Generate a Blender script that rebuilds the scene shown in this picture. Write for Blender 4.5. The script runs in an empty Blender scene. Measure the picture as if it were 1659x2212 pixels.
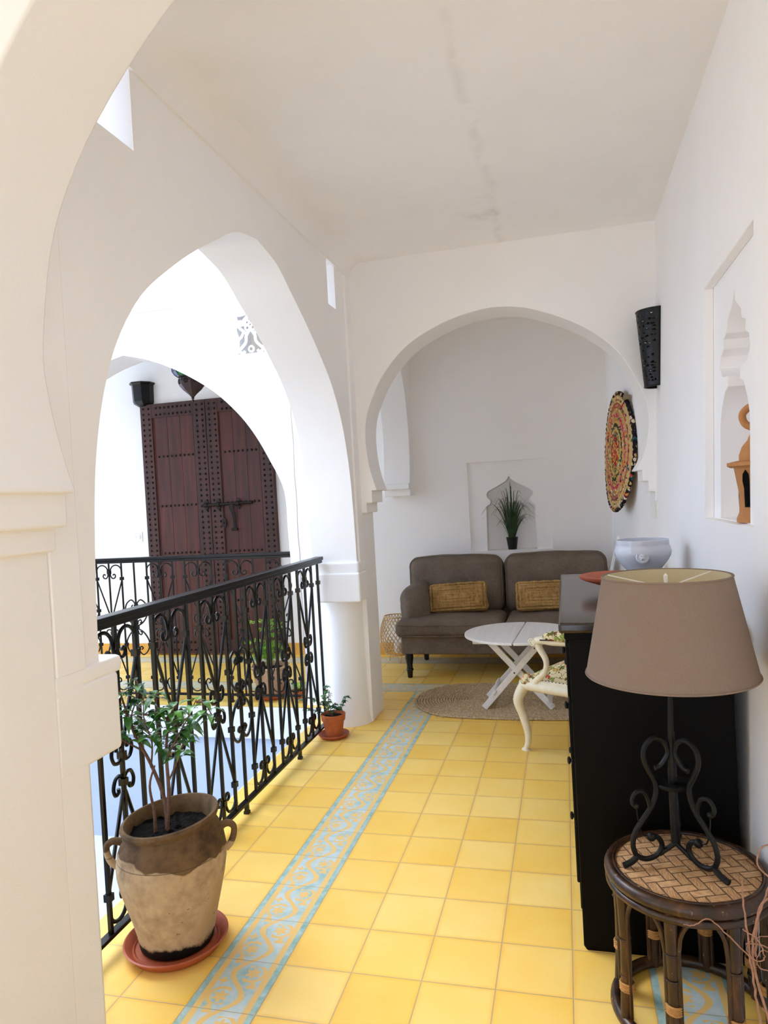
import bpy, bmesh, math, random
from mathutils import Vector, Matrix, noise
random.seed(7)
PI = math.pi
S = bpy.context.scene
COL = S.collection

# ------------------------------------------------------------ camera
def make_camera():
    yaw, pitch, roll = 0.250749, -0.018838, -0.055673
    f = Vector((-math.sin(yaw) * math.cos(pitch), math.cos(yaw) * math.cos(pitch), math.sin(pitch)))
    r = Vector((math.cos(yaw), math.sin(yaw), 0))
    u = r.cross(f)
    r2 = r * math.cos(roll) + u * math.sin(roll)
    u2 = -r * math.sin(roll) + u * math.cos(roll)
    cd = bpy.data.cameras.new('camera')
    c = bpy.data.objects.new('camera', cd)
    COL.objects.link(c)
    c.matrix_world = Matrix(((r2.x, u2.x, -f.x, 1.04112), (r2.y, u2.y, -f.y, -1.6496),
                             (r2.z, u2.z, -f.z, 1.31717), (0, 0, 0, 1)))
    cd.sensor_fit = 'VERTICAL'
    cd.sensor_height = 36.0
    cd.lens = 1527.05 / 2212 * 36.0
    cd.clip_start = 0.02
    S.camera = c
make_camera()

# ------------------------------------------------------------ light
W = bpy.data.worlds.new('sky')
S.world = W
W.use_nodes = True
bg = W.node_tree.nodes['Background']
bg.inputs['Color'].default_value = (0.60, 0.76, 1.0, 1)
bg.inputs['Strength'].default_value = 1.0
sun = bpy.data.lights.new('sun', 'SUN')
sun.energy = 0.55
sun.angle = math.radians(30)
sun.color = (1.0, 0.98, 0.96)
so = bpy.data.objects.new('sun', sun)
so.rotation_euler = Vector((0.72, -0.38, -1)).to_track_quat('-Z', 'Y').to_euler()
COL.objects.link(so)
S.view_settings.view_transform = 'Standard'
S.view_settings.look = 'None'
S.view_settings.gamma = 1
S.view_settings.use_curve_mapping = False
S.view_settings.exposure = 2.24
S.cycles.diffuse_bounces = 20
S.cycles.max_bounces = 24

# ------------------------------------------------------------ node helper
class X:
    """A socket or number with arithmetic that builds math nodes."""
    nt = None
    def __init__(s, v): s.v = v
    @staticmethod
    def op(o, *a):
        n = X.nt.nodes.new('ShaderNodeMath'); n.operation = o
        for i, q in enumerate(a):
            q = q.v if isinstance(q, X) else q
            if isinstance(q, (int, float)): n.inputs[i].default_value = q
            else: X.nt.links.new(q, n.inputs[i])
        return X(n.outputs[0])
    def __add__(s, o): return X.op('ADD', s, o)
    __radd__ = __add__
    def __sub__(s, o): return X.op('SUBTRACT', s, o)
    def __rsub__(s, o): return X.op('SUBTRACT', o, s)
    def __mul__(s, o): return X.op('MULTIPLY', s, o)
    __rmul__ = __mul__
    def __truediv__(s, o): return X.op('DIVIDE', s, o)
    def lt(s, o): return X.op('LESS_THAN', s, o)
    def gt(s, o): return X.op('GREATER_THAN', s, o)
    def mx(s, o): return X.op('MAXIMUM', s, o)
    def mn(s, o): return X.op('MINIMUM', s, o)
    def abs(s): return X.op('ABSOLUTE', s)
    def fr(s): return X.op('FLOORED_MODULO', s, 1.0)
    def fl(s): return X.op('FLOOR', s)
    def sin(s): return X.op('SINE', s)
    def cos(s): return X.op('COSINE', s)
    def sqrt(s): return X.op('SQRT', s)
def smooth(x, a, b):
    n = X.nt.nodes.new('ShaderNodeMapRange'); n.interpolation_type = 'SMOOTHSTEP'
    X.nt.links.new(x.v, n.inputs['Value'])
    n.inputs['From Min'].default_value = a; n.inputs['From Max'].default_value = b
    return X(n.outputs['Result'])

def lin(h):
    h = h.lstrip('#')
    return tuple(((int(h[i:i + 2], 16) / 255) ** 2.2) for i in (0, 2, 4)) + (1,)

class Mat:
    def __init__(s, name, rough=0.6, metal=0.0, spec=0.5):
        s.m = bpy.data.materials.new(name); s.m.use_nodes = True
        s.nt = s.m.node_tree; X.nt = s.nt
        s.b = s.nt.nodes['Principled BSDF']
        s.b.inputs['Roughness'].default_value = rough
        s.b.inputs['Metallic'].default_value = metal
        s.b.inputs['Specular IOR Level'].default_value = spec
        s.tc = s.nt.nodes.new('ShaderNodeTexCoord')
    def xyz(s):
        n = s.nt.nodes.new('ShaderNodeSeparateXYZ'); s.nt.links.new(s.tc.outputs['Object'], n.inputs[0])
        return X(n.outputs[0]), X(n.outputs[1]), X(n.outputs[2])
    def vec(s, x, y, z=0.0):
        n = s.nt.nodes.new('ShaderNodeCombineXYZ')
        for i, q in enumerate((x, y, z)):
            if isinstance(q, X): s.nt.links.new(q.v, n.inputs[i])
            else: n.inputs[i].default_value = q
        return n.outputs[0]
    def noise(s, scale=5, detail=4, rough=0.6, vec=None, stretch=None, dist=0.0):
        n = s.nt.nodes.new('ShaderNodeTexNoise')
        n.inputs['Scale'].default_value = scale; n.inputs['Detail'].default_value = detail
        n.inputs['Roughness'].default_value = rough; n.inputs['Distortion'].default_value = dist
        v = vec or s.tc.outputs['Object']
        if stretch:
            mp = s.nt.nodes.new('ShaderNodeMapping'); mp.inputs['Scale'].default_value = stretch
            s.nt.links.new(v, mp.inputs[0]); v = mp.outputs[0]
        s.nt.links.new(v, n.inputs['Vector'])
        return X(n.outputs[0])
    def voro(s, scale=5, feature='F1', vec=None, out='Distance', rnd=1.0):
        n = s.nt.nodes.new('ShaderNodeTexVoronoi'); n.feature = feature
        n.inputs['Scale'].default_value = scale; n.inputs['Randomness'].default_value = rnd
        s.nt.links.new(vec or s.tc.outputs['Object'], n.inputs['Vector'])
        return n.outputs[out]
    def ramp(s, x, stops, const=False):
        n = s.nt.nodes.new('ShaderNodeValToRGB'); cr = n.color_ramp
        if const: cr.interpolation = 'CONSTANT'
        while len(cr.elements) < len(stops): cr.elements.new(0.5)
        for e, (p, c) in zip(cr.elements, stops):
            e.position = p; e.color = lin(c) if isinstance(c, str) else c
        s.nt.links.new(x.v if isinstance(x, X) else x, n.inputs[0])
        return n.outputs[0]
    def mix(s, f, a, b, mode='MIX'):
        n = s.nt.nodes.new('ShaderNodeMix'); n.data_type = 'RGBA'; n.blend_type = mode
        n.clamp_factor = True
        for sock, q in ((n.inputs[0], f), (n.inputs[6], a), (n.inputs[7], b)):
            if isinstance(q, X): s.nt.links.new(q.v, sock)
            elif isinstance(q, str): sock.default_value = lin(q)
            elif isinstance(q, (int, float, tuple)): sock.default_value = q
            else: s.nt.links.new(q, sock)
        return n.outputs[2]
    def col(s, c):
        if isinstance(c, str): s.b.inputs['Base Color'].default_value = lin(c)
        elif isinstance(c, tuple): s.b.inputs['Base Color'].default_value = c
        else: s.nt.links.new(c, s.b.inputs['Base Color'])
        return s
    def bump(s, h, strength=0.3, dist=0.01):
        n = s.nt.nodes.new('ShaderNodeBump')
        n.inputs['Strength'].default_value = strength; n.inputs['Distance'].default_value = dist
        s.nt.links.new(h.v if isinstance(h, X) else h, n.inputs['Height'])
        s.nt.links.new(n.outputs[0], s.b.inputs['Normal'])
        return s

MATS = {}
def plaster(name, a, b, scale=2.0):
    m = Mat(name, 0.9, spec=0.15)
    n1 = m.noise(scale, 4, 0.55); n2 = m.noise(14, 6, 0.65); n3 = m.noise(90, 3, 0.6)
    m.col(m.ramp(n1, [(0.3, a), (0.72, b)]))
    m.bump(n2 * 0.7 + n3 * 0.25, 0.22, 0.006)
    MATS[name] = m.m; return m
plaster('plaster', '#F3F2F2', '#F7F6F7')
plaster('plaster_shade_blue', '#CBD8EA', '#D3DEEE')  # bluish shade of the lower court, put into the plaster colour
plaster('plaster_soft', '#F1EFEE', '#F6F4F3', 1.2)
def ceiling_mat():
    m = Mat('ceiling_plaster', 0.9, spec=0.15)
    x, y, z = m.xyz()
    n = m.noise(2.2, 4, 0.6)
    line = (x - 0.775 + (n - 0.5) * 0.10).abs()
    st = (1.0 - smooth(line, 0.0, 0.035)) * smooth(m.noise(5, 4, 0.7), 0.38, 0.62)
    spot = (1.0 - smooth(((x - 0.74) * (x - 0.74) * 4.0 + (y - 1.9) * (y - 1.9)).sqrt(), 0.05, 0.35)) * smooth(m.noise(9, 5, 0.7), 0.45, 0.65)
    base = m.ramp(n, [(0.3, '#F1EFEE'), (0.72, '#F6F4F3')])
    c = m.mix(st * 0.22, base, '#C9C7C4'); c = m.mix(spot * 0.3, c, '#C6C3BC')
    m.col(c); m.bump(m.noise(14, 6, 0.65), 0.2, 0.006)
    MATS['ceiling_plaster'] = m.m
ceiling_mat()
def wood(name, a, b, rough=0.5, axis='z', sc=26):
    m = Mat(name, rough)
    st = {'z': (1, 1, 0.06), 'x': (0.06, 1, 1), 'y': (1, 0.06, 1)}[axis]
    n1 = m.noise(sc, 6, 0.65, stretch=st, dist=0.6); n2 = m.noise(4, 3, 0.5)
    m.col(m.mix(n2 * 0.5, m.ramp(n1, [(0.3, a), (0.7, b)]), a)); m.bump(n1, 0.15, 0.002)
    MATS[name] = m.m; return m
wood('door_wood', '#30160F', '#652D20', 0.55, 'z', 22)
wood('door_band_wood', '#2C1612', '#552A1F', 0.55, 'z', 22)
wood('dark_wood', '#050302', '#0E0806', 0.55, 'z', 30).b.inputs['Specular IOR Level'].default_value = 0.12
wood('polished_top', '#2A211D', '#3A2E27', 0.2, 'y', 20)
wood('white_wood', '#DDDAD8', '#EFEDEB', 0.5, 'y', 30)
def plain(name, c, rough=0.5, metal=0.0, bumpy=0.0, scale=60, spec=0.5, var=0.0):
    m = Mat(name, rough, metal, spec)
    n = m.noise(scale, 4, 0.6)
    if var:
        r, g, b_, _ = lin(c)
        m.col(m.ramp(n, [(0.3, (r * (1 - var), g * (1 - var), b_ * (1 - var), 1)), (0.7, (min(1, r * (1 + var)), min(1, g * (1 + var)), min(1, b_ * (1 + var)), 1))]))
    else: m.col(c)
    if bumpy: m.bump(n, bumpy, 0.003)
    MATS[name] = m.m; return m
plain('black_iron', '#030307', 0.3, 0.0, 0.05, 40, 0.35)
plain('dark_iron', '#040507', 0.5, 0.0, 0.3, 120, 0.3)
plain('old_iron', '#231A17', 0.45, 0.5, 0.3, 90, var=0.3)
plain('sconce_metal', '#04070F', 0.35, 0.1, 0.25, 60, 0.4)
plain('black_plastic', '#060606', 0.4)
plain('white_plastic', '#E8E6E0', 0.35)
plain('porcelain', '#C9CCD6', 0.12, 0, 0, 10, 0.6)
plain('terracotta', '#B8653F', 0.75, 0, 0.25, 50, 0.3, 0.12)
plain('terracotta_red', '#A8553A', 0.5, 0, 0.15, 30, 0.4, 0.12)
plain('terracotta_pale', '#C49A78', 0.85, 0, 0.2, 40, 0.2, 0.12)
plain('terracotta_ornament', '#B98356', 0.8, 0, 0.15, 60, 0.2, 0.08)
plain('soil', '#120D0A', 0.95, 0, 1.0, 160, 0.2, 0.6)
plain('shade_fabric', '#857468', 0.95, 0, 0.25, 420, 0.1, 0.10)
plain('shade_lining', '#C9BFA2', 0.9, 0, 0.1, 200, 0.1)
plain('bark', '#6E5448', 0.85, 0, 0.6, 90, 0.2, 0.3)
plain('vine_bark', '#97705C', 0.7, 0, 0.5, 90, 0.3, 0.25)
plain('cream_paint', '#E4DAC0', 0.45, 0, 0.1, 40, 0.5, 0.06)
plain('nail_brass', '#4A3323', 0.35, 0.7)
plain('knob_wood', '#8A7A5F', 0.6)
plain('rattan_binding', '#A87A44', 0.6, 0, 0.4, 120, 0.4, 0.3)
plain('bamboo_strip', '#CBAA7C', 0.6, 0, 0.3, 80, 0.3, 0.2)
plain('cable_grey', '#A69C90', 0.7)
plain('ochre_tile', '#D9A24E', 0.4, 0, 0.05, 10, 0.4, 0.12)
plain('glass_blue', '#0B3E80', 0.15, 0, 0, 10)
plain('glass_green', '#1B7A4A', 0.15, 0, 0, 10)
plain('lantern_metal', '#47383A', 0.45, 0.5, 0.3, 80, 0.5, 0.25)

def floor_mat():
    m = Mat('cement_tile', 0.38, spec=0.35)
    x, y, z = m.xyz()
    T = 0.2
    u = (x / T).fr(); v = (y / T).fr()
    cx = (x / T).fl(); cy = (y / T).fl()
    gu = u.mn(1.0 - u); gv = v.mn(1.0 - v); g = gu.mn(gv)
    wn = X.nt.nodes.new('ShaderNodeTexWhiteNoise'); wn.noise_dimensions = '2D'
    X.nt.links.new(m.vec(cx, cy), wn.inputs['Vector'])
    rnd = X(wn.outputs['Value'])
    cloud = m.noise(3.5, 5, 0.55, vec=m.vec(x + rnd * 3.0, y + rnd * 5.0))
    fine = m.noise(60, 3, 0.6)
    yel = m.ramp(cloud * 0.7 + rnd * 0.3, [(0.2, '#EBB848'), (0.45, '#EFC560'), (0.75, '#F3D27E')])
    edge = smooth(g + m.noise(9, 3, 0.5) * 0.10, 0.03, 0.13)
    yel = m.mix((1.0 - edge) * 0.5, yel, '#E3A436')
    stain = smooth(m.noise(5, 5, 0.7, dist=1.0), 0.62, 0.78)
    yel = m.mix(stain * 0.25, yel, '#D9B98A')
    # arabesque border, a = along, c = across
    def border(a, c):
        d = (c - 0.5).abs()
        w = m.noise(22, 4, 0.7)
        teal = m.ramp(w, [(0.35, '#7FA6A0'), (0.6, '#A9C4C0'), (0.75, '#C9D6D2')])
        blue = m.ramp(m.noise(11, 4, 0.7), [(0.3, '#8FB3AE'), (0.5, '#B4C8C8'), (0.7, '#CBD2D2')])
        s1 = (a * (2 * PI)).sin()
        vine = ((c - 0.5) - s1 * 0.16 - m.noise(30, 2, 0.5) * 0.03 + 0.015).abs().lt(0.048)
        def star(a0, c0, r0, k, n):
            dx = a - a0; dy = c - c0
            r = (dx * dx + dy * dy).sqrt()
            an = X.op('ARCTAN2', dy, dx)
            return r.lt((an * float(n)).cos() * k + r0), r
        st1, r1 = star(0.25, 0.37, 0.090, 0.028, 6)
        st2, r2 = star(0.75, 0.63, 0.090, 0.028, 6)
        rg1 = (r1 - 0.165).abs().lt(0.027) * a.gt(0.1) * c.lt(0.47)
        rg2 = (r2 - 0.165).abs().lt(0.027) * a.lt(0.9) * c.gt(0.53)
        b1, _ = star(0.02, 0.30, 0.065, 0.02, 3)
        b2, _ = star(0.98, 0.32, 0.06, 0.02, 3)
        b3, _ = star(0.5, 0.71, 0.065, 0.02, 3)
        b4, _ = star(0.55, 0.27, 0.055, 0.018, 4)
        pat = vine.mx(st1).mx(st2).mx(rg1).mx(rg2).mx(b1).mx(b2).mx(b3).mx(b4)
        ink = m.mix(pat, blue, '#E3BE78')
        c1 = m.mix(d.gt(0.31), ink, '#E2BC74')
        return m.mix(d.gt(0.405), c1, teal)
    bv = border(v, u)
    bh = border(u, v)
    in_v1 = x.gt(0.0) * x.lt(0.2) * y.lt(3.2)
    in_v2 = x.gt(1.2) * x.lt(1.4) * y.lt(4.0)
    in_h1 = y.gt(3.0) * y.lt(3.2) * x.lt(0.2)
    in_h2 = y.gt(3.8) * y.lt(4.0) * x.lt(1.2)
    c = m.mix(in_v1.mx(in_v2), yel, bv)
    c = m.mix(in_h1.mx(in_h2), c, bh)
    inside = in_v1.mx(in_v2)
    grout = smooth(g, 0.005, 0.011)
    c = m.mix((1.0 - grout) * 0.8, c, '#A89A7C')
    m.col(c)
    m.bump(grout * 1.0 + fine * 0.05, 0.35, 0.0015)
    X.nt.links.new((m.noise(12, 4, 0.6) * 0.25 + 0.28).v, m.b.inputs['Roughness'])
    MATS['cement_tile'] = m.m
floor_mat()

def urn_mat():
    m = Mat('old_clay', 0.75, spec=0.25)
    x, y, z = m.xyz()
    n1 = m.noise(14, 6, 0.7); n2 = m.noise(45, 4, 0.65); n3 = m.noise(7, 3, 0.6)
    base = m.ramp(n1 * 0.6 + n3 * 0.4, [(0.28, '#6B5A48'), (0.42, '#A68D6F'), (0.6, '#C4AB88'), (0.8, '#B39873')])
    base = m.mix(smooth(n3, 0.5, 0.7) * 0.5, base, '#9C7440')
    base = m.mix(smooth(n2, 0.66, 0.74), base, '#3A3027')
    glaze = m.ramp(n1, [(0.35, '#4A3A2A'), (0.6, '#6F573C')])
    up = smooth(z + n3 * 0.07 + n1 * 0.02 + x * 0.06, 0.335, 0.341)
    c = m.mix(up, base, glaze)
    lo = 1.0 - smooth(z + n1 * 0.05 + n3 * 0.02, 0.078, 0.092)
    c = m.mix(lo, c, '#17110D')
    ring = (z - 0.296).abs().lt(0.0013)
    c = m.mix(ring * 0.7, c, '#4A3A2C')
    m.col(c); m.bump(n2 * 0.5 + n1, 0.35, 0.004)
    MATS['old_clay'] = m.m
urn_mat()

def fabric(name, a, b, sc=260, rough=0.95, bs=0.35):
    m = Mat(name, rough, spec=0.1)
    n1 = m.noise(sc, 3, 0.7, stretch=(1, 1, 0.12)); n2 = m.noise(sc, 3, 0.7, stretch=(0.12, 1, 1)); n3 = m.noise(6, 4, 0.6)
    m.col(m.ramp(n1 * 0.4 + n2 * 0.3 + n3 * 0.3, [(0.35, a), (0.65, b)]))
    m.bump(n1 + n2, bs, 0.0015)
    MATS[name] = m.m
fabric('sofa_linen', '#5E534A', '#84776B')
fabric('cushion_jute', '#7D5E38', '#C8A26A', 70, bs=1.0)

def jute_mat(name, stops, ringw, cell, aspect=1.0):
    m = Mat(name, 0.9, spec=0.1)
    x, y, z = m.xyz()
    n = m.noise(70, 4, 0.7)
    v = m.voro(cell, 'F1')
    m.col(m.mix(smooth(X(v), 0.35, 0.6) * 0.35, m.ramp(n, stops), '#5A4630'))
    m.bump(n + X(v), 0.7, 0.004)
    MATS[name] = m.m
jute_mat('rug_jute', [(0.3, '#A88E6C'), (0.7, '#DCC5A2')], 0.02, 130)

def mat_ring():
    m = Mat('braided_rag', 0.9, spec=0.1)
    x, y, z = m.xyz()
    r = (x * x + z * z).sqrt()
    base = m.ramp(r * 2.4, [(0.0, '#B5533A'), (0.1, '#C98A4A'), (0.16, '#A8322E'), (0.24, '#8C8A4A'), (0.33, '#C9A56A'), (0.40, '#3D4A30'),
                            (0.46, '#C79C5C'), (0.55, '#C9566A'), (0.62, '#C9A56A'), (0.70, '#B06A55'), (0.78, '#CDB07A'), (0.90, '#28242C')], True)
    vc = m.voro(55, 'F1', out='Color')
    sep = X.nt.nodes.new('ShaderNodeSeparateColor'); X.nt.links.new(vc, sep.inputs[0])
    h = X(sep.outputs[0])
    rag = m.ramp(h, [(0.0, '#C9A56A'), (0.3, '#B7353F'), (0.42, '#D9C8B0'), (0.55, '#2E5560'), (0.66, '#6E2A4A'), (0.75, '#D98A4A'), (0.86, '#4A6A3A'), (0.93, '#C9A56A')], True)
    f = X(sep.outputs[1]).gt(0.68)
    m.col(m.mix(f, base, rag)); m.bump(X(m.voro(55, 'F1')), 1.0, 0.006)
    MATS['braided_rag'] = m.m
mat_ring()

def tapestry():
    m = Mat('tapestry', 0.9, spec=0.1)
    nd = m.noise(9, 2, 0.5)
    x, y, z = m.xyz()
    vec = m.vec(x + nd * 0.06, y + nd * 0.05, z)
    v1 = m.voro(30, 'F1', vec); c1 = m.voro(30, 'F1', vec, 'Color')
    sep = X.nt.nodes.new('ShaderNodeSeparateColor'); X.nt.links.new(c1, sep.inputs[0])
    colr = m.ramp(X(sep.outputs[0]), [(0, '#8E9A4F'), (0.25, '#55602E'), (0.45, '#B4483A'), (0.58, '#D98C6A'), (0.7, '#C9A24A'), (0.85, '#6B4A34')], True)
    petals = X(v1).lt(0.52) * X(m.voro(90, 'F1')).lt(0.62)
    c = m.mix(petals, '#E2D2A8', colr)
    vine = (m.noise(26, 2, 0.5) - 0.5).abs().lt(0.016)
    c = m.mix(vine, c, '#6A6236')
    m.col(c); m.bump(m.noise(300, 2, 0.5), 0.3, 0.001)
    MATS['tapestry'] = m.m
tapestry()

def leaf(name, a, b, rough=0.35):
    m = Mat(name, rough, spec=0.5)
    m.col(m.ramp(m.noise(14, 3, 0.6), [(0.35, a), (0.65, b)]))
    m.b.inputs['Transmission Weight'].default_value = 0.0
    MATS[name] = m.m
leaf('ficus_leaf', '#1F4620', '#5F9A3A', 0.3)
leaf('ivy_leaf', '#2C5A34', '#6C9A62', 0.4)
leaf('grass_blade', '#1B3018', '#35502A', 0.45)
leaf('fern_leaf', '#5FAE30', '#B9DE48', 0.6)

def weave_mat():
    m = Mat('bamboo_weave', 0.55, spec=0.3)
    x, y, z = m.xyz()
    P = 0.026
    ca, sa = math.cos(0.35), math.sin(0.35)
    a = (x * ca + y * sa) / P; b = (y * ca - x * sa) / P
    q = X.op('FLOORED_MODULO', a.fl() + b.fl(), 4.0)
    hor = q.lt(1.5)
    fa, fb = a.fr(), b.fr()
    g1 = m.noise(60, 4, 0.7, stretch=(1, 8, 1)); g2 = m.noise(60, 4, 0.7, stretch=(8, 1, 1))
    g = m.mix(hor, m.ramp(g2, [(0.3, '#7C5638'), (0.6, '#C79E72'), (0.8, '#D8B48A')]), m.ramp(g1, [(0.3, '#8A6243'), (0.6, '#D0A87C'), (0.8, '#DDBB92')]))
    BIG = 9.0
    ea0 = fa + (1.0 - q.lt(0.5)) * BIG; ea1 = (1.0 - fa) + (1.0 - (q - 1.0).abs().lt(0.5)) * BIG
    eh = fb.mn(1.0 - fb).mn(ea0).mn(ea1)
    eb0 = fb + (1.0 - (q - 2.0).abs().lt(0.5)) * BIG; eb1 = (1.0 - fb) + (1.0 - (q - 3.0).abs().lt(0.5)) * BIG
    ev = fa.mn(1.0 - fa).mn(eb0).mn(eb1)
    e = eh * hor + ev * (1.0 - hor)
    gap = smooth(e, 0.0, 0.10)
    blot = smooth(m.noise(13, 4, 0.6), 0.45, 0.7)
    c = m.mix(blot * 0.4, g, '#8A5A3C')
    c = m.mix(1.0 - gap, c, '#4A2F20')
    m.col(c)
    m.bump(gap, 0.6, 0.003)
    MATS['bamboo_weave'] = m.m
weave_mat()
def cane_mat():
    m = Mat('dark_cane', 0.35, spec=0.5)
    n = m.noise(22, 6, 0.7, stretch=(1, 1, 0.25)); n2 = m.noise(70, 3, 0.6)
    c = m.ramp(n, [(0.35, '#1C110B'), (0.55, '#3E2716'), (0.72, '#6B4524'), (0.82, '#8E6A3E')])
    m.col(m.mix(smooth(n2, 0.68, 0.72) * 0.6, c, '#A88C6A')); m.bump(n, 0.2, 0.002)
    MATS['dark_cane'] = m.m
cane_mat()

# ------------------------------------------------------------ mesh helpers
class MB:
    def __init__(s): s.v = []; s.f = []
    def add(s, vs, fs):
        o = len(s.v); s.v += [tuple(v) for v in vs]; s.f += [[i + o for i in f] for f in fs]; return s
    def box(s, x0, x1, y0, y1, z0, z1):
        v = [(x, y, z) for z in (z0, z1) for y in (y0, y1) for x in (x0, x1)]
        return s.add(v, [(0, 2, 3, 1), (4, 5, 7, 6), (0, 1, 5, 4), (2, 6, 7, 3), (0, 4, 6, 2), (1, 3, 7, 5)])
    def lathe(s, prof, c=(0, 0, 0), n=40, sq=None, ang=0.0, cap=True):
        k = len(prof); vs = []
        for i in range(n):
            a = 2 * PI * i / n + ang
            for r, z in prof: vs.append((c[0] + r * math.cos(a), c[1] + r * math.sin(a), c[2] + z))
        fs = []
        for i in range(n):
            j = (i + 1) % n
            for q in range(k - 1): fs.append((i * k + q, j * k + q, j * k + q + 1, i * k + q + 1))
        if cap and prof[0][0] > 1e-5: fs.append([i * k for i in range(n)][::-1])
        if cap and prof[-1][0] > 1e-5: fs.append([i * k + k - 1 for i in range(n)])
        return s.add(vs, fs)
    def tube(s, pts, r, n=8, closed=False, flat=None):
        P = [Vector(p) for p in pts]; m = len(P)
        R = r if isinstance(r, (list, tuple)) else [r] * m
        T = []
        for i in range(m):
            a = P[(i - 1) % m] if (i or closed) else P[0]
            b = P[(i + 1) % m] if (i < m - 1 or closed) else P[-1]
            t = (b - a); T.append(t.normalized() if t.length > 1e-9 else Vector((0, 0, 1)))
        nrm = T[0].orthogonal().normalized()
        if flat is not None:
            fz = Vector(flat); nrm = (fz - T[0] * fz.dot(T[0])).normalized()
        vs = []
        for i in range(m):
            nrm = (nrm - T[i] * nrm.dot(T[i]))
            nrm = nrm.normalized() if nrm.length > 1e-6 else T[i].orthogonal().normalized()
            bi = T[i].cross(nrm)
            for q in range(n):
                a = 2 * PI * q / n
                vs.append(P[i] + (nrm * math.cos(a) + bi * math.sin(a)) * R[i])
        fs = []
        for i in range(m if closed else m - 1):
            j = (i + 1) % m
            for q in range(n):
                w = (q + 1) % n
                fs.append((i * n + q, i * n + w, j * n + w, j * n + q))
        if not closed:
            fs.append(list(range(n))[::-1]); fs.append([(m - 1) * n + q for q in range(n)])
        return s.add(vs, fs)
    def ball(s, c, r, n=10, sc=(1, 1, 1)):
        prof = [(max(1e-6, math.sin(PI * i / n)), -math.cos(PI * i / n)) for i in range(n + 1)]
        t = MB().lathe(prof, n=n * 2, cap=False)
        return s.add([(c[0] + v[0] * r * sc[0], c[1] + v[1] * r * sc[1], c[2] + v[2] * r * sc[2]) for v in t.v], t.f)
    def rbox(s, x0, x1, y0, y1, z0, z1, r=0.03, n=14, puff=(0, 0, 0)):
        """rounded, optionally puffed cushion-like box"""
        c = Vector(((x0 + x1) / 2, (y0 + y1) / 2, (z0 + z1) / 2)); h = Vector(((x1 - x0) / 2, (y1 - y0) / 2, (z1 - z0) / 2))
        idx = {}; vs = []; fs = []
        def samp(i, hh):
            # dense near the rounded edges
            t = i / n * 2 - 1
            k = min(0.5, r / hh) if hh > 0 else .5
            e = max(2, n // 4)
            if i < e: return -hh + 2 * 0 + (r if r < hh else hh) * (1 - math.cos(PI / 2 * i / e)) if False else -hh + min(r, hh) * i / e
            if i > n - e: return hh - min(r, hh) * (n - i) / e
            return (-hh + min(r, hh)) + (2 * hh - 2 * min(r, hh)) * (i - e) / (n - 2 * e)
        def vid(i, j, k):
            key = (i, j, k)
            if key in idx: return idx[key]
            p = Vector((samp(i, h.x), samp(j, h.y), samp(k, h.z)))
            u = Vector((p.x / h.x, p.y / h.y, p.z / h.z))
            q = Vector([max(-(h[a] - min(r, h[a])), min(h[a] - min(r, h[a]), p[a])) for a in range(3)])
            d = p - q
            if d.length > 1e-9:
                o = q + d.normalized() * min(r, min(h))
            else: o = p
            bx = (1 - u.y ** 2) * (1 - u.z ** 2); by = (1 - u.x ** 2) * (1 - u.z ** 2); bz = (1 - u.x ** 2) * (1 - u.y ** 2)
            o = o + Vector((u.x * puff[0] * bx, u.y * puff[1] * by, u.z * puff[2] * bz))
            idx[key] = len(vs); vs.append(c + o); return idx[key]
        for a in range(n):
            for b in range(n):
                fs.append((vid(0, a, b), vid(0, a, b + 1), vid(0, a + 1, b + 1), vid(0, a + 1, b)))
                fs.append((vid(n, a, b), vid(n, a + 1, b), vid(n, a + 1, b + 1), vid(n, a, b + 1)))
                fs.append((vid(a, 0, b), vid(a + 1, 0, b), vid(a + 1, 0, b + 1), vid(a, 0, b + 1)))
                fs.append((vid(a, n, b), vid(a, n, b + 1), vid(a + 1, n, b + 1), vid(a + 1, n, b)))
                fs.append((vid(a, b, 0), vid(a, b + 1, 0), vid(a + 1, b + 1, 0), vid(a + 1, b, 0)))
                fs.append((vid(a, b, n), vid(a + 1, b, n), vid(a + 1, b + 1, n), vid(a, b + 1, n)))
        return s.add(vs, fs)
    def join(s, o): return s.add(o.v, o.f)
    def xf(s, M):
        s.v = [tuple(M @ Vector(v)) for v in s.v]; return s
    def build(s, name, mat, parent=None, sm=40, bev=0.0):
        me = bpy.data.meshes.new(name)
        me.from_pydata(s.v, [], s.f); me.update()
        bm = bmesh.new(); bm.from_mesh(me)
        bmesh.ops.recalc_face_normals(bm, faces=bm.faces); bm.to_mesh(me); bm.free()
        o = bpy.data.objects.new(name, me); COL.objects.link(o)
        me.materials.append(MATS[mat])
        if sm:
            me.polygons.foreach_set('use_smooth', [True] * len(me.polygons))
            me.set_sharp_from_angle(angle=math.radians(sm))
        if bev:
            b = o.modifiers.new('bevel', 'BEVEL'); b.width = bev; b.segments = 2; b.limit_method = 'ANGLE'; b.angle_limit = math.radians(40)
            b.harden_normals = True
        if parent is not None: par(o, parent)
        return o

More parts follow.
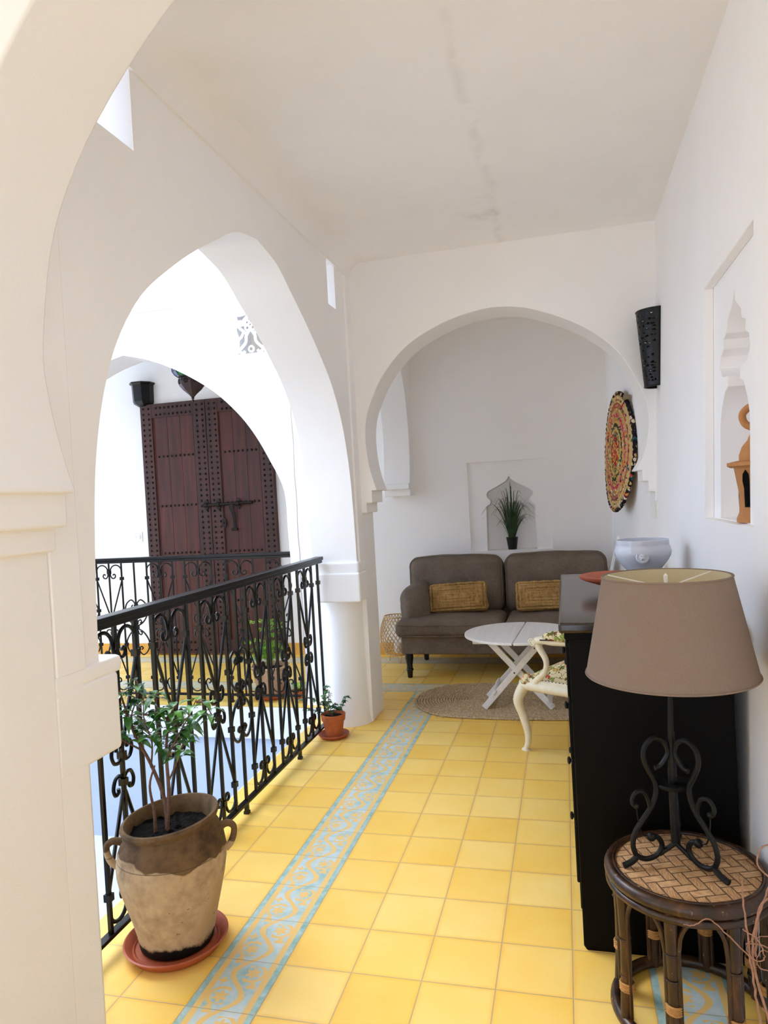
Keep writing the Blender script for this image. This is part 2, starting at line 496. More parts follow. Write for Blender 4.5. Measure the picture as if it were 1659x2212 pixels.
def par(o, p):
    o.parent = p
    m = Matrix.Translation(p.location) if p.type == 'EMPTY' else p.matrix_world.copy()
    o.matrix_parent_inverse = INV.get(p.name, Matrix())
    return o
INV = {}
def thing(name, label, cat, loc=(0, 0, 0), group=None, rotz=0.0):
    o = bpy.data.objects.new(name, None); COL.objects.link(o)
    o.location = loc; o.rotation_euler = (0, 0, rotz); o.empty_display_size = 0.05
    o['label'] = label; o['category'] = cat
    if group: o['group'] = group
    INV[o.name] = (Matrix.Translation(loc) @ Matrix.Rotation(rotz, 4, 'Z')).inverted()
    return o
def tag(o, label, cat, group=None, kind=None):
    if label: o['label'] = label; o['category'] = cat
    if group: o['group'] = group
    if kind: o['kind'] = kind
    return o
def struct(o): o['kind'] = 'structure'; return o
def recenter(o):
    """origin to the base centre of a single-mesh thing (object textures use the moved origin)"""
    me = o.data
    xs = [v.co for v in me.vertices]
    c = Vector(((min(v.x for v in xs) + max(v.x for v in xs)) / 2, (min(v.y for v in xs) + max(v.y for v in xs)) / 2, min(v.z for v in xs)))
    me.transform(Matrix.Translation(-c)); o.location = c
    return o

def catmull(pts, n=6, closed=False):
    P = [Vector(p) for p in pts]; out = []; m = len(P)
    for i in range(m if closed else m - 1):
        p0 = P[(i - 1) % m] if (i or closed) else P[0]; p1 = P[i]; p2 = P[(i + 1) % m]
        p3 = P[(i + 2) % m] if (i + 2 < m or closed) else P[-1]
        for k in range(n):
            t = k / n
            out.append(0.5 * ((2 * p1) + (-p0 + p2) * t + (2 * p0 - 5 * p1 + 4 * p2 - p3) * t * t + (-p0 + 3 * p1 - 3 * p2 + p3) * t ** 3))
    if not closed: out.append(P[-1])
    return out
def cm2(pts, n=6): return [(p[0], p[1]) for p in catmull([(a, b, 0) for a, b in pts], n)]

def plate(outer, holes, depth):
    """flat outline (u,v) with holes, extruded 0..depth in w; returns MB in (u,v,w)"""
    cu = bpy.data.curves.new('tmp', 'CURVE'); cu.dimensions = '2D'; cu.fill_mode = 'BOTH'
    for loop in [outer] + holes:
        sp = cu.splines.new('POLY'); sp.points.add(len(loop) - 1); sp.use_cyclic_u = True
        for p, q in zip(sp.points, loop): p.co = (q[0], q[1], 0, 1)
    cu.extrude = depth / 2
    o = bpy.data.objects.new('tmp', cu); COL.objects.link(o)
    dg = bpy.context.evaluated_depsgraph_get()
    me = bpy.data.meshes.new_from_object(o.evaluated_get(dg))
    m = MB(); m.v = [(v.co.x, v.co.y, v.co.z + depth / 2) for v in me.vertices]
    m.f = [list(p.vertices) for p in me.polygons]
    bpy.data.objects.remove(o); bpy.data.curves.remove(cu); bpy.data.meshes.remove(me)
    # weld
    key = {}; remap = []; nv = []
    for v in m.v:
        k = tuple(round(c, 5) for c in v)
        if k not in key: key[k] = len(nv); nv.append(v)
        remap.append(key[k])
    m.v = nv; m.f = [f for f in ([remap[i] for i in f] for f in m.f) if len(set(f)) >= 3]
    bm = bmesh.new(); bv = [bm.verts.new(v) for v in m.v]
    for f in m.f:
        try: bm.faces.new([bv[i] for i in f])
        except ValueError: pass
    bmesh.ops.recalc_face_normals(bm, faces=bm.faces)
    flat = [f for f in bm.faces if abs(f.normal.z) > 0.9]
    es = list({e for f in flat for e in f.edges if len(e.link_faces) == 2 and all(abs(q.normal.z) > 0.9 for q in e.link_faces)})
    bmesh.ops.dissolve_edges(bm, edges=es, use_verts=False) if not holes else None
    bm.verts.index_update()
    m.v = [tuple(v.co) for v in bm.verts]; m.f = [[v.index for v in f.verts] for f in bm.faces]
    bm.free()
    return m
def m_yz(x0):   # u->Y, v->Z, w->+X from x0
    return Matrix(((0, 0, 1, x0), (1, 0, 0, 0), (0, 1, 0, 0), (0, 0, 0, 1)))
def m_xz(y0):   # u->X, v->Z, w->+Y from y0
    return Matrix(((1, 0, 0, 0), (0, 0, 1, y0), (0, 1, 0, 0), (0, 0, 0, 1)))
def rect(a, b, c, d): return [(a, c), (b, c), (b, d), (a, d)]
H = 2.70

# ------------------------------------------------------------ setting
f = MB()
f.box(-0.49, 1.9, -3.6, 4.3, -0.12, 0.0)
f.box(-4.6, -0.49, 2.60, 4.3, -0.12, 0.0)
f.box(-4.6, -0.49, -3.6, -0.62, -0.12, 0.0)
struct(f.build('floor', 'cement_tile', sm=0))

# arcade wall between corridor and court
half = [(0.975, 0.0), (1.0, 0.0)]
archR = [(2.232, 0.95), (2.225, 1.15), (2.20, 1.42), (2.15, 1.62), (2.07, 1.79), (1.94, 1.95), (1.77, 2.08), (1.60, 2.19), (1.44, 2.28), (1.27, 2.37), (1.07, 2.41)]
mirror = [(2.14 - a, b) for a, b in archR[::-1]]
arch = cm2(archR, 5) + cm2(mirror, 5)[1:]
LEFT = (-0.400, 0.27)
outer = [(-3.6, 0), (-2.9, 0), (-2.9, 0.95)] + [(a - 3.0 + 0.3, b) for a, b in arch][::-1][:0] 
wall = [(-0.50, 0), (-0.27, 0), (-0.27, 0.80), (-0.08, 0.80)] + arch[::-1] + [(2.22, 0.80), (2.36, 0.80), (2.36, 0), (2.64, 0), (2.64, H + 0.24), (-0.50, H + 0.24)]
w = plate(wall, [rect(0.04, 0.21, 2.375, 2.64), rect(1.975, 2.105, 2.375, 2.625)], 0.27).xf(m_yz(-0.40))
struct(w.build('wall_left', 'plaster', bev=0.006))
# raised plaster strips framing the arch, seen at both ends
for i, (a, b) in enumerate(((-0.26, -0.155), (2.262, 2.36))):
    struct(MB().box(-0.14, -0.1185, a, b, 0.94, H).build('trim_%d' % (i + 1), 'plaster', bev=0.005))
# round columns and imposts that carry the arch
def column(cx, cy, k):
    c = MB().lathe([(0.135, 0.0), (0.128, 0.05), (0.122, 0.2), (0.118, 0.5), (0.12, 0.75)], (cx, cy, 0), 40)
    t = struct(c.build('wall_column_%s' % k, 'plaster'))
    return t
def impost(x0, x1, y0, y1, k, ry0=None, ry1=None):
    m = MB().box(x0, x1, y0, y1 - (0.018 if k == 'near' else 0), 0.735 - (0.035 if k == 'near' else 0), 0.905)
    struct(m.build('trim_impost_%s' % k, 'plaster', bev=0.012))
    dq = 0.006 if k == 'far' else 0
    m = MB().box(x0 + dq, x1 - dq, y0 + 2 * dq, y1, 0.9, 0.965 - (0.0 if k == 'far' else 0.02))
    struct(m.build('trim_impost_%s_band' % k, 'plaster', bev=0.012))
column(-0.265, 2.375, 'far'); column(-0.25, -0.235, 'near')
impost(-0.385, -0.108, 2.195, 2.36, 'far'); impost(-0.385, -0.1195, -0.27, -0.010, 'near')
struct(MB().box(-0.39, -0.1215, -0.30, -0.150, 0.0, 0.938).build('wall_pier_near', 'plaster', bev=0.02))

# horseshoe arch across the corridor, far side
fa = [(-0.020, 1.368), (-0.045, 1.45), (-0.064, 1.55), (-0.072, 1.67), (-0.062, 1.78), (-0.029, 1.881), (0.064, 2.047), (0.21, 2.192), (0.404, 2.289), (0.591, 2.338), (0.746, 2.347),
      (0.921, 2.312), (1.161, 2.200), (1.345, 2.045), (1.453, 1.85), (1.495, 1.70), (1.484, 1.56), (1.455, 1.46), (1.416, 1.392)]
fa = cm2(fa, 5)
caps_l = [(-0.12, 0), (-0.12, 1.238), (-0.088, 1.238), (-0.088, 1.297), (-0.052, 1.297), (-0.052, 1.368)]
caps_r = [(1.450, 1.392), (1.450, 1.332), (1.478, 1.332), (1.478, 1.275), (1.510, 1.275), (1.510, 0)]
wf = [(-0.39, 0)] + caps_l + fa + caps_r + [(1.75, 0), (1.75, H + 0.05), (-0.39, H + 0.05)]
struct(plate(wf, [], 0.25).xf(m_xz(2.355)).build('wall_far_arch', 'plaster_soft', bev=0.006))
# the same arch close to the camera, wider
na = [(-0.032, 1.369), (-0.06, 1.46), (-0.088, 1.60), (-0.092, 1.72), (-0.042, 1.966), (0.086, 2.189), (0.30, 2.411), (0.52, 2.55), (0.75, 2.60), (1.05, 2.56), (1.35, 2.46), (1.60, 2.30)]
na = cm2(na, 5)
caps_n = [(-0.12, 0), (-0.12, 1.238), (-0.095, 1.238), (-0.095, 1.293), (-0.060, 1.293), (-0.060, 1.369)]
wn_ = [(-0.385, 0)] + caps_n + na + [(1.75, 2.30), (1.75, H + 0.05), (-0.385, H + 0.05)]
struct(plate(wn_, [], 0.27).xf(m_xz(-0.53)).build('wall_near_arch', 'plaster_soft', bev=0.012))

# right wall, leaning slightly outwards, with a framed niche
A0, LEAN = 1.465, 0.04
def rwall(mb):
    mb.v = [(x + LEAN * z, y, z) for x, y, z in mb.v]; return mb
nl = [(0.733, 1.900), (0.762, 1.858), (0.829, 1.819), (0.841, 1.786), (0.885, 1.774), (0.880, 1.742), (0.925, 1.725), (0.938, 1.69), (0.900, 1.655), (0.820, 1.648), (0.818, 1.612), (0.862, 1.600), (0.905, 1.55), (0.930, 1.50), (0.934, 1.190)]
nr = [(1.474 - a, b) for a, b in nl[::-1]][:-1]
r1 = plate(rect(-3.6, 2.63, 0, H + 0.05), [rect(0.366, 1.027, 1.187, 1.980)], 0.032).xf(m_yz(A0))
r2 = plate(rect(-3.6, 2.63, 0, H + 0.05), [nl + nr], 0.15).xf(m_yz(A0 + 0.032))
r1.join(r2).box(A0 + 0.182, A0 + 0.22, -3.6, 2.63, 0, H + 0.05)
struct(rwall(r1).build('wall_right', 'plaster', bev=0.004))
# alcove right wall, slightly skewed
al = MB().add([(1.505, 2.60, 0), (1.385, 4.125, 0), (1.7, 4.125, 0), (1.7, 2.60, 0), (1.515, 2.60, H), (1.40, 4.125, H), (1.7, 4.125, H), (1.7, 2.60, H)],
              [(0, 1, 2, 3), (4, 7, 6, 5), (0, 4, 5, 1), (1, 5, 6, 2), (2, 6, 7, 3), (3, 7, 4, 0)])
struct(al.build('wall_alcove', 'plaster', sm=0))

# back wall with niche behind the sofa
bn = cm2([(0.618, 1.462), (0.590, 1.412), (0.525, 1.372), (0.445, 1.332), (0.426, 1.305), (0.430, 1.280), (0.455, 1.252), (0.448, 1.222), (0.419, 1.200)], 4)
bn = bn + [(0.412, 0.845)]
bnr = [(1.214 - a + 0.0, b) for a, b in bn[::-1]][:-1]
bnr = [(0.612 * 2 - a, b) for a, b in bn[::-1]][:-1]
b1 = plate(rect(-4.6, 1.75, -0.12, H + 0.05), [rect(0.281, 0.932, 0.845, 1.570)], 0.025).xf(m_xz(4.125))
b2 = plate(rect(-4.6, 1.75, -0.12, H + 0.05), [bn + bnr], 0.14).xf(m_xz(4.150))
b1.join(b2).box(-4.6, 1.75, 4.29, 4.33, -0.12, H + 0.05)
struct(b1.build('wall_back', 'plaster_soft', bev=0.004))

# arch across the gallery, left of the alcove, springing from the back wall
ga = [(3.93, 1.43), (3.965, 1.55), (3.99, 1.75), (3.965, 2.02), (3.88, 2.25), (3.70, 2.45), (3.36, 2.60)]
gb = [(6.72 - a, b) for a, b in ga[::-1]]
g_ = cm2(ga, 5) + cm2(gb, 5)[1:]
gl = [(2.60, 0), (2.62, 0), (2.62, 1.33), (2.70, 1.33), (2.70, 1.43)] + g_[::-1] + [(3.89, 1.43), (3.89, 1.385), (3.94, 1.385), (3.94, 1.33), (4.13, 1.33), (4.13, H), (2.60, H)]
struct(plate(gl, [], 0.22).xf(m_yz(-0.38)).build('wall_gallery_arch', 'plaster_soft', bev=0.005))

# court wall opposite, with its own arch and plaster grille opening
ca_ = [(-3.70 - a, b) for a, b in [(-0.705, 0.95), (-0.712, 1.15), (-0.722, 1.405), (-0.809, 1.607), (-0.915, 1.799), (-1.037, 1.955), (-1.209, 2.112), (-1.447, 2.258), (-1.66, 2.35), (-1.85, 2.40)]]
cr = [(a, b) for a, b in [(-0.705, 0.95), (-0.712, 1.15), (-0.722, 1.405), (-0.809, 1.607), (-0.915, 1.799), (-1.037, 1.955), (-1.209, 2.112), (-1.447, 2.258), (-1.66, 2.35), (-1.85, 2.40)]]
carch = cm2(cr, 5) + cm2(ca_[::-1], 5)[1:]
cw = [(-4.6, 0), (-3.07, 0), (-3.07, 0.75), (-2.995, 0.75)] + carch[::-1] + [(-0.705, 0.75), (-0.645, 0.75), (-0.645, 0), (-0.38, 0), (-0.38, 2.94), (-4.6, 2.94)]
struct(plate(cw, [rect(-1.006, -0.796, 2.306, 2.590)], 0.25).xf(m_xz(2.65)).build('wall_court_far', 'plaster', bev=0.006))
struct(MB().box(-0.70, -0.655, 2.63, 2.92, 0.74, 0.93).build('trim_impost_court', 'plaster', bev=0.01))
# court west and south walls, cornice and parapet
struct(MB().box(-3.75, -3.5, -0.62, 2.65, -3.2, 2.94).build('wall_court_west', 'plaster', sm=0))
sw = [(-3.75, 0), (-3.2, 0), (-3.2, 1.1), (-3.1, 1.8), (-2.7, 2.25), (-1.95, 2.42), (-1.2, 2.25), (-0.8, 1.8), (-0.7, 1.1), (-0.7, 0), (-0.38, 0), (-0.38, 6.5), (-3.75, 6.5)]  # unseen upper part raised to keep sky light off the lower court
struct(plate(sw, [], 0.25).xf(m_xz(-0.78)).build('wall_court_south', 'plaster', sm=0))
def cornice(k, mb): struct(mb.build('trim_cornice_%s' % k, 'plaster', bev=0.008))
cornice('far', MB().box(-3.5, -0.40, 2.585, 2.65, 2.672, 2.705).box(-3.5, -0.40, 2.615, 2.65, 2.70, 2.93).box(-3.5, -0.40, 2.50, 2.65, 2.925, 2.955))
cornice('near', MB().box(-0.45, -0.40, -0.53, 2.57, 2.70, 2.95))
# slab edges and lower court
struct(MB().box(-4.6, -0.49, 2.60, 2.66, -0.21, -0.12).box(-4.6, -0.49, 2.595, 2.62, -0.21, -0.003).build('trim_slab_far', 'plaster', sm=0))
struct(MB().box(-0.497, -0.43, -0.62, 2.595, -0.21, -0.003).build('trim_slab_near', 'plaster', sm=0))
struct(MB().box(-4.6, -0.40, 2.625, 2.85, -0.95, -0.21).build('wall_court_lower', 'plaster_shade_blue', sm=0))
struct(MB().box(-0.47, -0.22, -0.62, 2.625, -0.95, -0.21).build('wall_court_lower_near', 'plaster_shade_blue', sm=0))
struct(MB().box(-4.6, 1.0, 3.6, 3.7, -3.2, -0.12).build('wall_lower_back', 'plaster', sm=0))
struct(MB().box(-4.6, 1.0, -0.9, 3.7, -3.25, -3.2).build('floor_lower', 'plaster', sm=0))
struct(MB().box(0.9, 1.0, -0.9, 3.6, -3.2, -0.12).build('wall_lower_right', 'plaster_shade_blue', sm=0))
struct(MB().box(-3.75, 0.9, -0.9, -0.8, -3.2, -0.12).build('wall_lower_south', 'plaster_shade_blue', sm=0))
dd = MB().box(-2.75, -1.75, 3.57, 3.62, -3.2, -1.50)
struct(dd.build('door_3', 'dark_wood', sm=0))

# ceilings
c = MB().box(-0.39, 1.75, -3.6, 2.70, H, H + 0.2).box(-4.6, 1.75, 2.70, 4.33, H, H + 0.2).box(-3.75, -0.39, -3.6, -0.70, H, H + 0.2)
struct(c.build('ceiling', 'ceiling_plaster', sm=0))
# plaster cove along the arcade wall
cv = []
for i in range(9):
    a = PI / 2 * i / 8
    cv.append((-0.118 + 0.09 - 0.09 * math.cos(a), H - 0.09 + 0.09 * math.sin(a)))
cv = [(-0.13, H - 0.09)] + cv + [(-0.03, H + 0.01), (-0.13, H + 0.01)]
struct(plate(cv, [], 2.615).xf(Matrix(((1, 0, 0, 0), (0, 0, 1, -0.26), (0, 1, 0, 0), (0, 0, 0, 1)))).build('trim_cove', 'plaster_soft'))
# rear of the corridor behind the camera: unseen wall with an opening added to let in fill daylight
rw = [(-4.6, 0), (0.2, 0), (0.2, 2.05), (0.85, 2.05), (0.85, 0), (1.75, 0), (1.75, H), (-4.6, H)]
struct(plate(rw, [], 0.2).xf(m_xz(-3.8)).build('wall_front', 'plaster', sm=0))

# baseboard of ochre tiles along the back wall
struct(MB().box(-4.6, 1.39, 4.112, 4.126, 0.0, 0.10).build('baseboard_back', 'ochre_tile', sm=0, bev=0.003))

# ------------------------------------------------------------ studded door on the far gallery wall
door = struct(bpy.data.objects.new('door_1', None)); COL.objects.link(door)
door.location = (-2.04, 4.1, 0); INV['door_1'] = Matrix.Translation(door.location).inverted()
DX0, DXM, DX1, DY, DZ = -2.665, -2.012, -1.395, 4.085, 2.29
def stud(mb, x, z, y=DY - 0.012, r=0.0112):
    prof = [(r, 0.0), (r * .92, r * .35), (r * .7, r * .65), (r * .38, r * .85), (1e-5, r * .92)]
    t = MB().lathe(prof, n=10, cap=False)
    mb.add([(x + v[0], y - v[2], z + v[1]) for v in t.v], t.f)
for (xa, xb, side) in ((DX0, DXM - 0.003, 'l'), (DXM + 0.003, DX1, 'r')):
    lf = MB()
    n = 5
    for i in range(n):
        a = xa + (xb - xa) * i / n; b = xa + (xb - xa) * (i + 1) / n
        lf.box(a + 0.0008, b - 0.0008, DY, DY + 0.04, 0.015, DZ)
    leafo = lf.build('door_leaf', 'door_wood', door, sm=0, bev=0.002)
    bands = MB(); studs = MB()
    xs = [(xa, xa + 0.115), (xb - 0.115, xb)]
    for a, b in xs: bands.box(a, b, DY - 0.012, DY, 0.015, DZ)
    bands.box(xa + 0.115, xb - 0.115, DY - 0.011, DY, DZ - 0.125, DZ)
    bands.box(xa + 0.115, xb - 0.115, DY - 0.011, DY, 0.015, 0.14)
    bands.build('door_band', 'door_band_wood', leafo, sm=0, bev=0.002)
    z = 0.05
    while z < DZ - 0.02:
        for a, b in xs: stud(studs, a + 0.03, z); stud(studs, a + 0.085, z)
        z += 0.0478
    k = xa + 0.16
    while k < xb - 0.13:
        for zz in (0.05, 0.12, DZ - 0.04, DZ - 0.10): stud(studs, k, zz)
        for zz in (0.49, 0.93, 1.36, 1.81): stud(studs, k, zz, DY)
        k += 0.0425
    o = studs.build('stud_pattern', 'old_iron', leafo); o['kind'] = 'stuff'
# long bolt, hasp, lock plate
b = MB().tube([(-2.08, DY - 0.03, 1.345), (-1.60, DY - 0.03, 1.352)], 0.013, 8)
bo = b.build('bolt', 'old_iron', door)
for xx in (-2.05, -1.93, -1.74):
    k = plate([(-0.022, -0.02), (0.022, -0.02), (0.03, 0.0), (0.018, 0.03), (0, 0.05), (-0.018, 0.03), (-0.03, 0), (-0.018, -0.03), (0, -0.05), (0.018, -0.03)][2:], [], 0.01).xf(Matrix.Translation((xx, 0, 1.348)) @ m_xz(DY - 0.024))
    k.tube([(xx - 0.015, DY - 0.03, 1.348), (xx + 0.015, DY - 0.03, 1.348)], 0.02, 10)
    k.build('bolt_bracket', 'old_iron', bo)
hp = MB(); hp.add([], [])
pts = catmull([(-1.80, DY - 0.035, 1.355), (-1.802, DY - 0.045, 1.31), (-1.782, DY - 0.04, 1.25), (-1.786, DY - 0.025, 1.19), (-1.786, DY - 0.02, 1.125)], 6)
for q in range(len(pts) - 1):
    a, c2 = pts[q], pts[q + 1]
    wd = 0.022 - 0.010 * math.sin(PI * q / len(pts) * 0.5)
    hp.add([(a.x - wd, a.y, a.z), (a.x + wd, a.y, a.z), (c2.x + wd, c2.y, c2.z), (c2.x - wd, c2.y, c2.z), (a.x - wd, a.y + .006, a.z), (a.x + wd, a.y + .006, a.z), (c2.x + wd, c2.y + .006, c2.z), (c2.x - wd, c2.y + .006, c2.z)],
           [(0, 1, 2, 3), (4, 7, 6, 5), (0, 3, 7, 4), (1, 5, 6, 2), (0, 4, 5, 1), (3, 2, 6, 7)])
hp.tube([(-1.812, DY - 0.025, 1.122), (-1.760, DY - 0.025, 1.122)], 0.012, 8)
hp.build('hasp', 'old_iron', door)
plate([(0, 0.05), (0.02, 0.025), (0.02, -0.025), (0, -0.05), (-0.02, -0.025), (-0.02, 0.025)], [[(0.006, 0.0), (0, 0.008), (-0.006, 0), (0, -0.012)]], 0.006).xf(Matrix.Translation((-1.888, 0, 1.182)) @ m_xz(DY - 0.019)).build('lock_plate', 'old_iron', door)

# ------------------------------------------------------------ wrought-iron railings
def spiral(cx, cz, r0, r1, a0, turns, n=22):
    out = []
    for i in range(n + 1):
        t = i / n; a = a0 + turns * 2 * PI * t; r = r0 + (r1 - r0) * t
        out.append((cx + r * math.cos(a), cz + r * math.sin(a)))
    return out
def rail_unit(w, zt=0.965, zb=0.06):
    """scrolls of one lyre-shaped unit in (u,z); returns (scrolls, collars)"""
    hw = w / 2; P = []; C = []
    for s in (-1, 1):
        # top: from side bar up and over, curling in to the centre bar
        zc = zt - 0.055
        top = [(s * hw, zc - 0.045), (s * hw, zc)] + [(s * (hw - 0.045 + 0.045 * math.cos(a)), zc + 0.045 * math.sin(a)) for a in [PI * k / 10 for k in range(1, 10)]]
        curl = [(s * 0.014, zc - 0.0), (s * 0.010, zc - 0.025), (s * 0.022, zc - 0.046), (s * 0.042, zc - 0.046), (s * 0.050, zc - 0.030), (s * 0.040, zc - 0.018), (s * 0.030, zc - 0.026)]
        P.append(cm2(top[:2], 1) + top[2:] + cm2(curl, 3))
        C.append((s * hw, zc - 0.05)); 
        # diagonals into the middle with little scrolls
        P.append([(s * hw, zc - 0.06), (s * 0.006, 0.585)])
        P.append([(s * hw, zb + 0.115), (s * 0.006, 0.445)])
        for zm, sg in ((0.575, 1), (0.465, -1)):
            P.append(cm2([(s * 0.005, zm - sg * 0.02), (s * 0.018, zm - sg * 0.034), (s * 0.040, zm - sg * 0.030), (s * 0.052, zm - sg * 0.004), (s * 0.044, zm + sg * 0.018), (s * 0.028, zm + sg * 0.014), (s * 0.028, zm + sg * 0.002)][::1], 4))
        # bottom scroll
        zc = zb + 0.055
        bot = [(s * hw, zc + 0.045), (s * hw, zc)] + [(s * (hw - 0.042 + 0.042 * math.cos(a)), zc - 0.042 * math.sin(a)) for a in [PI * k / 10 for k in range(1, 9)]]
        curl = [(s * 0.018, zc - 0.004), (s * 0.012, zc + 0.022), (s * 0.026, zc + 0.042), (s * 0.044, zc + 0.038), (s * 0.046, zc + 0.020), (s * 0.034, zc + 0.014)]
        P.append(bot + cm2(curl, 3))
        C.append((s * hw, zc + 0.05))
    C += [(0, 0.905), (0, 0.56), (0, 0.475), (0, 0.13)]
    return P, C
def rail_oval(w):
    P = []; C = []
    hw = w / 2 - 0.012
    for s in (-1, 1):
        for z0, sg in ((0.515, 1), (0.515, -1)):
            # heart: from the centre out to the side bar, round and curl back at the tip
            pts = [(s * 0.006, z0 + sg * 0.010), (s * hw * 0.55, z0 + sg * 0.035), (s * hw * 0.95, z0 + sg * 0.085), (s * hw, z0 + sg * 0.12), (s * hw * 0.85, z0 + sg * 0.165), (s * hw * 0.45, z0 + sg * 0.192),
                   (s * 0.014, z0 + sg * 0.175), (s * 0.008, z0 + sg * 0.150), (s * 0.024, z0 + sg * 0.135), (s * 0.036, z0 + sg * 0.146), (s * 0.026, z0 + sg * 0.156)]
            P.append(cm2(pts, 5))
            P.append(cm2([(s * 0.006, z0 + sg * 0.022), (s * 0.010, z0 + sg * 0.042), (s * 0.028, z0 + sg * 0.052), (s * 0.036, z0 + sg * 0.036), (s * 0.024, z0 + sg * 0.030)], 4))
            C.append((s * (w / 2 - 0.006), z0 + sg * 0.12))
    C += [(0, 0.515), (0, 0.665), (0, 0.365)]
    return P, C
def railing(name, label, a, b, fixed, axis, units, ovals, uw, legs, r=0.0065, cut=None):
    """axis 'y': runs along Y at X=fixed; 'x': along X at Y=fixed"""
    mid = (a + b) / 2
    loc = (fixed, mid, 0) if axis == 'y' else (mid, fixed, 0)
    t = thing(name, label, 'railing', loc, 'iron railings around the court')
    def P3(u, z): return (fixed, u, z) if axis == 'y' else (u, fixed, z)
    def bx(u0, u1, d, z0, z1):
        return MB().box(fixed - d, fixed + d, u0, u1, z0, z1) if axis == 'y' else MB().box(u0, u1, fixed - d, fixed + d, z0, z1)
    bx(a, b, 0.024, 0.985, 1.005).join(bx(a, b, 0.017, 0.968, 0.985)).build('handrail', 'black_iron', t, bev=0.003)
    bx(a, b, 0.014, 0.045, 0.057).build('bottom_rail', 'black_iron', t, bev=0.002)
    for l in legs:
        bx(l - 0.008, l + 0.008, 0.008, 0.0, 0.045).join(bx(l - 0.011, l + 0.011, 0.011, 0, 0.012)).build('foot', 'black_iron', t, sm=0)
    bars = set()
    for c in units:
        for u in (c - uw / 2, c, c + uw / 2): bars.add(round(u, 4))
    for c in ovals: bars.add(round(c, 4))
    for u in sorted(bars):
        if a < u < b:
            q = r * 0.82
            bx(u - q, u + q, q, 0.055, 0.970).build('baluster', 'black_iron', t, bev=0.0015)
    for c, kind in [(c, 0) for c in units] + [(c, 1) for c in ovals]:
        Pp, Cc = rail_unit(uw) if kind == 0 else rail_oval(2 * (uw / 2 + 0.0) if False else 0.21 if axis == 'y' else 0.20)
        for pl in Pp:
            pl = [(c + u, z) for u, z in pl]
            if a < min(u for u, z in pl) and max(u for u, z in pl) < b:
                nm = 'diagonal_bar' if len(pl) == 2 else 'oval_scroll' if kind else 'scroll'
                MB().tube([P3(u, z) for u, z in pl], r * 0.80, 6).build(nm, 'black_iron', t)
        for u, z in Cc:
            if a < c + u < b: bx(c + u - 0.011, c + u + 0.011, 0.011, z - 0.011, z + 0.011).build('collar', 'black_iron', t, sm=0)
    return t
railing('iron_railing', 'black wrought-iron railing in the near arch beside the urn and ivy pot', -0.05, 2.20, -0.345, 'y',
        [-0.04 + 0.0, 0.275, 0.59, 0.905, 1.312, 1.627, 1.942, 2.257], [1.1085], 0.21, [0.42, 1.106, 1.738], 0.0078)
railing('iron_railing', 'black wrought-iron railing across the court in front of the studded door', -3.02, -0.70, 2.69, 'x',
        [-2.89, -2.49, -2.095, -1.695, -1.40, -1.095, -0.80], [-2.29 + 0.0, -1.895], 0.20, [-2.6, -1.9, -1.2], 0.0062)

# ------------------------------------------------------------ plaster grille in the court wall
def grille():
    t = struct(bpy.data.objects.new('window_1', None)); COL.objects.link(t)
    t.location = (-0.90, 2.66, 2.45); INV['window_1'] = Matrix.Translation(t.location).inverted()
    m = MB(); y = 2.668; cx, cz = -0.901, 2.448
    def tb(pts, r): m.tube([(cx + a, y, cz + b) for a, b in pts], r, 8)
    for s in (-1, 1):
        tb(cm2([(s * .105, .142), (s * .095, .09), (s * .07, .06), (s * .03, .10), (0, .118)], 5), 0.012)
        tb(cm2([(s * .100, .13), (s * .06, .128), (s * .02, .135), (0, .142)], 4), 0.010)
        tb(cm2([(s * .02, -.01), (s * .05, .02), (s * .085, .055), (s * .075, .085), (s * .045, .075), (s * .05, .055)], 5), 0.010)
        tb(cm2([(s * .105, .02), (s * .09, -.04), (s * .10, -.12), (s * .105, -.142)], 4), 0.010)
        tb(cm2([(0, .03), (s * .03, -.01), (s * .035, -.05), (s * .06, -.08), (s * .085, -.105), (s * .06, -.125), (s * .045, -.11)], 5), 0.010)
        tb([(s * .103, -.142), (s * .103, .142)], 0.008)
        tb(cm2([(s * .105, -.04), (s * .07, -.02), (s * .05, 0.01)], 4), 0.009)
    tb([(-.105, -.138), (.105, -.138)], 0.010); tb([(-.105, .138), (.105, .138)], 0.010)
    for a, b, r in ((-.02, .04, .016), (.02, .04, .016), (-.02, .075, .014), (.022, .075, .014), (0, -.10, .018)):
        m.tube([(cx + a + r * math.cos(k * PI / 6), y, cz + b + r * math.sin(k * PI / 6)) for k in range(12)], 0.007, 6, closed=True)
    m.box(cx - .105, cx + .105, y + 0.012, y + 0.02, cz - .142, cz - .13)
    m.build('window_grille', 'plaster', t)
grille()
cb = MB().tube([(-0.640 + 0.003 * math.sin(i * 1.7), 2.646, 2.9 - i * 0.1) for i in range(29)], 0.0022, 6)
tag(recenter(cb.build('wall_cable', 'cable_grey')), 'thin wavy cable running down the bright court wall right of the door arch', 'cable')

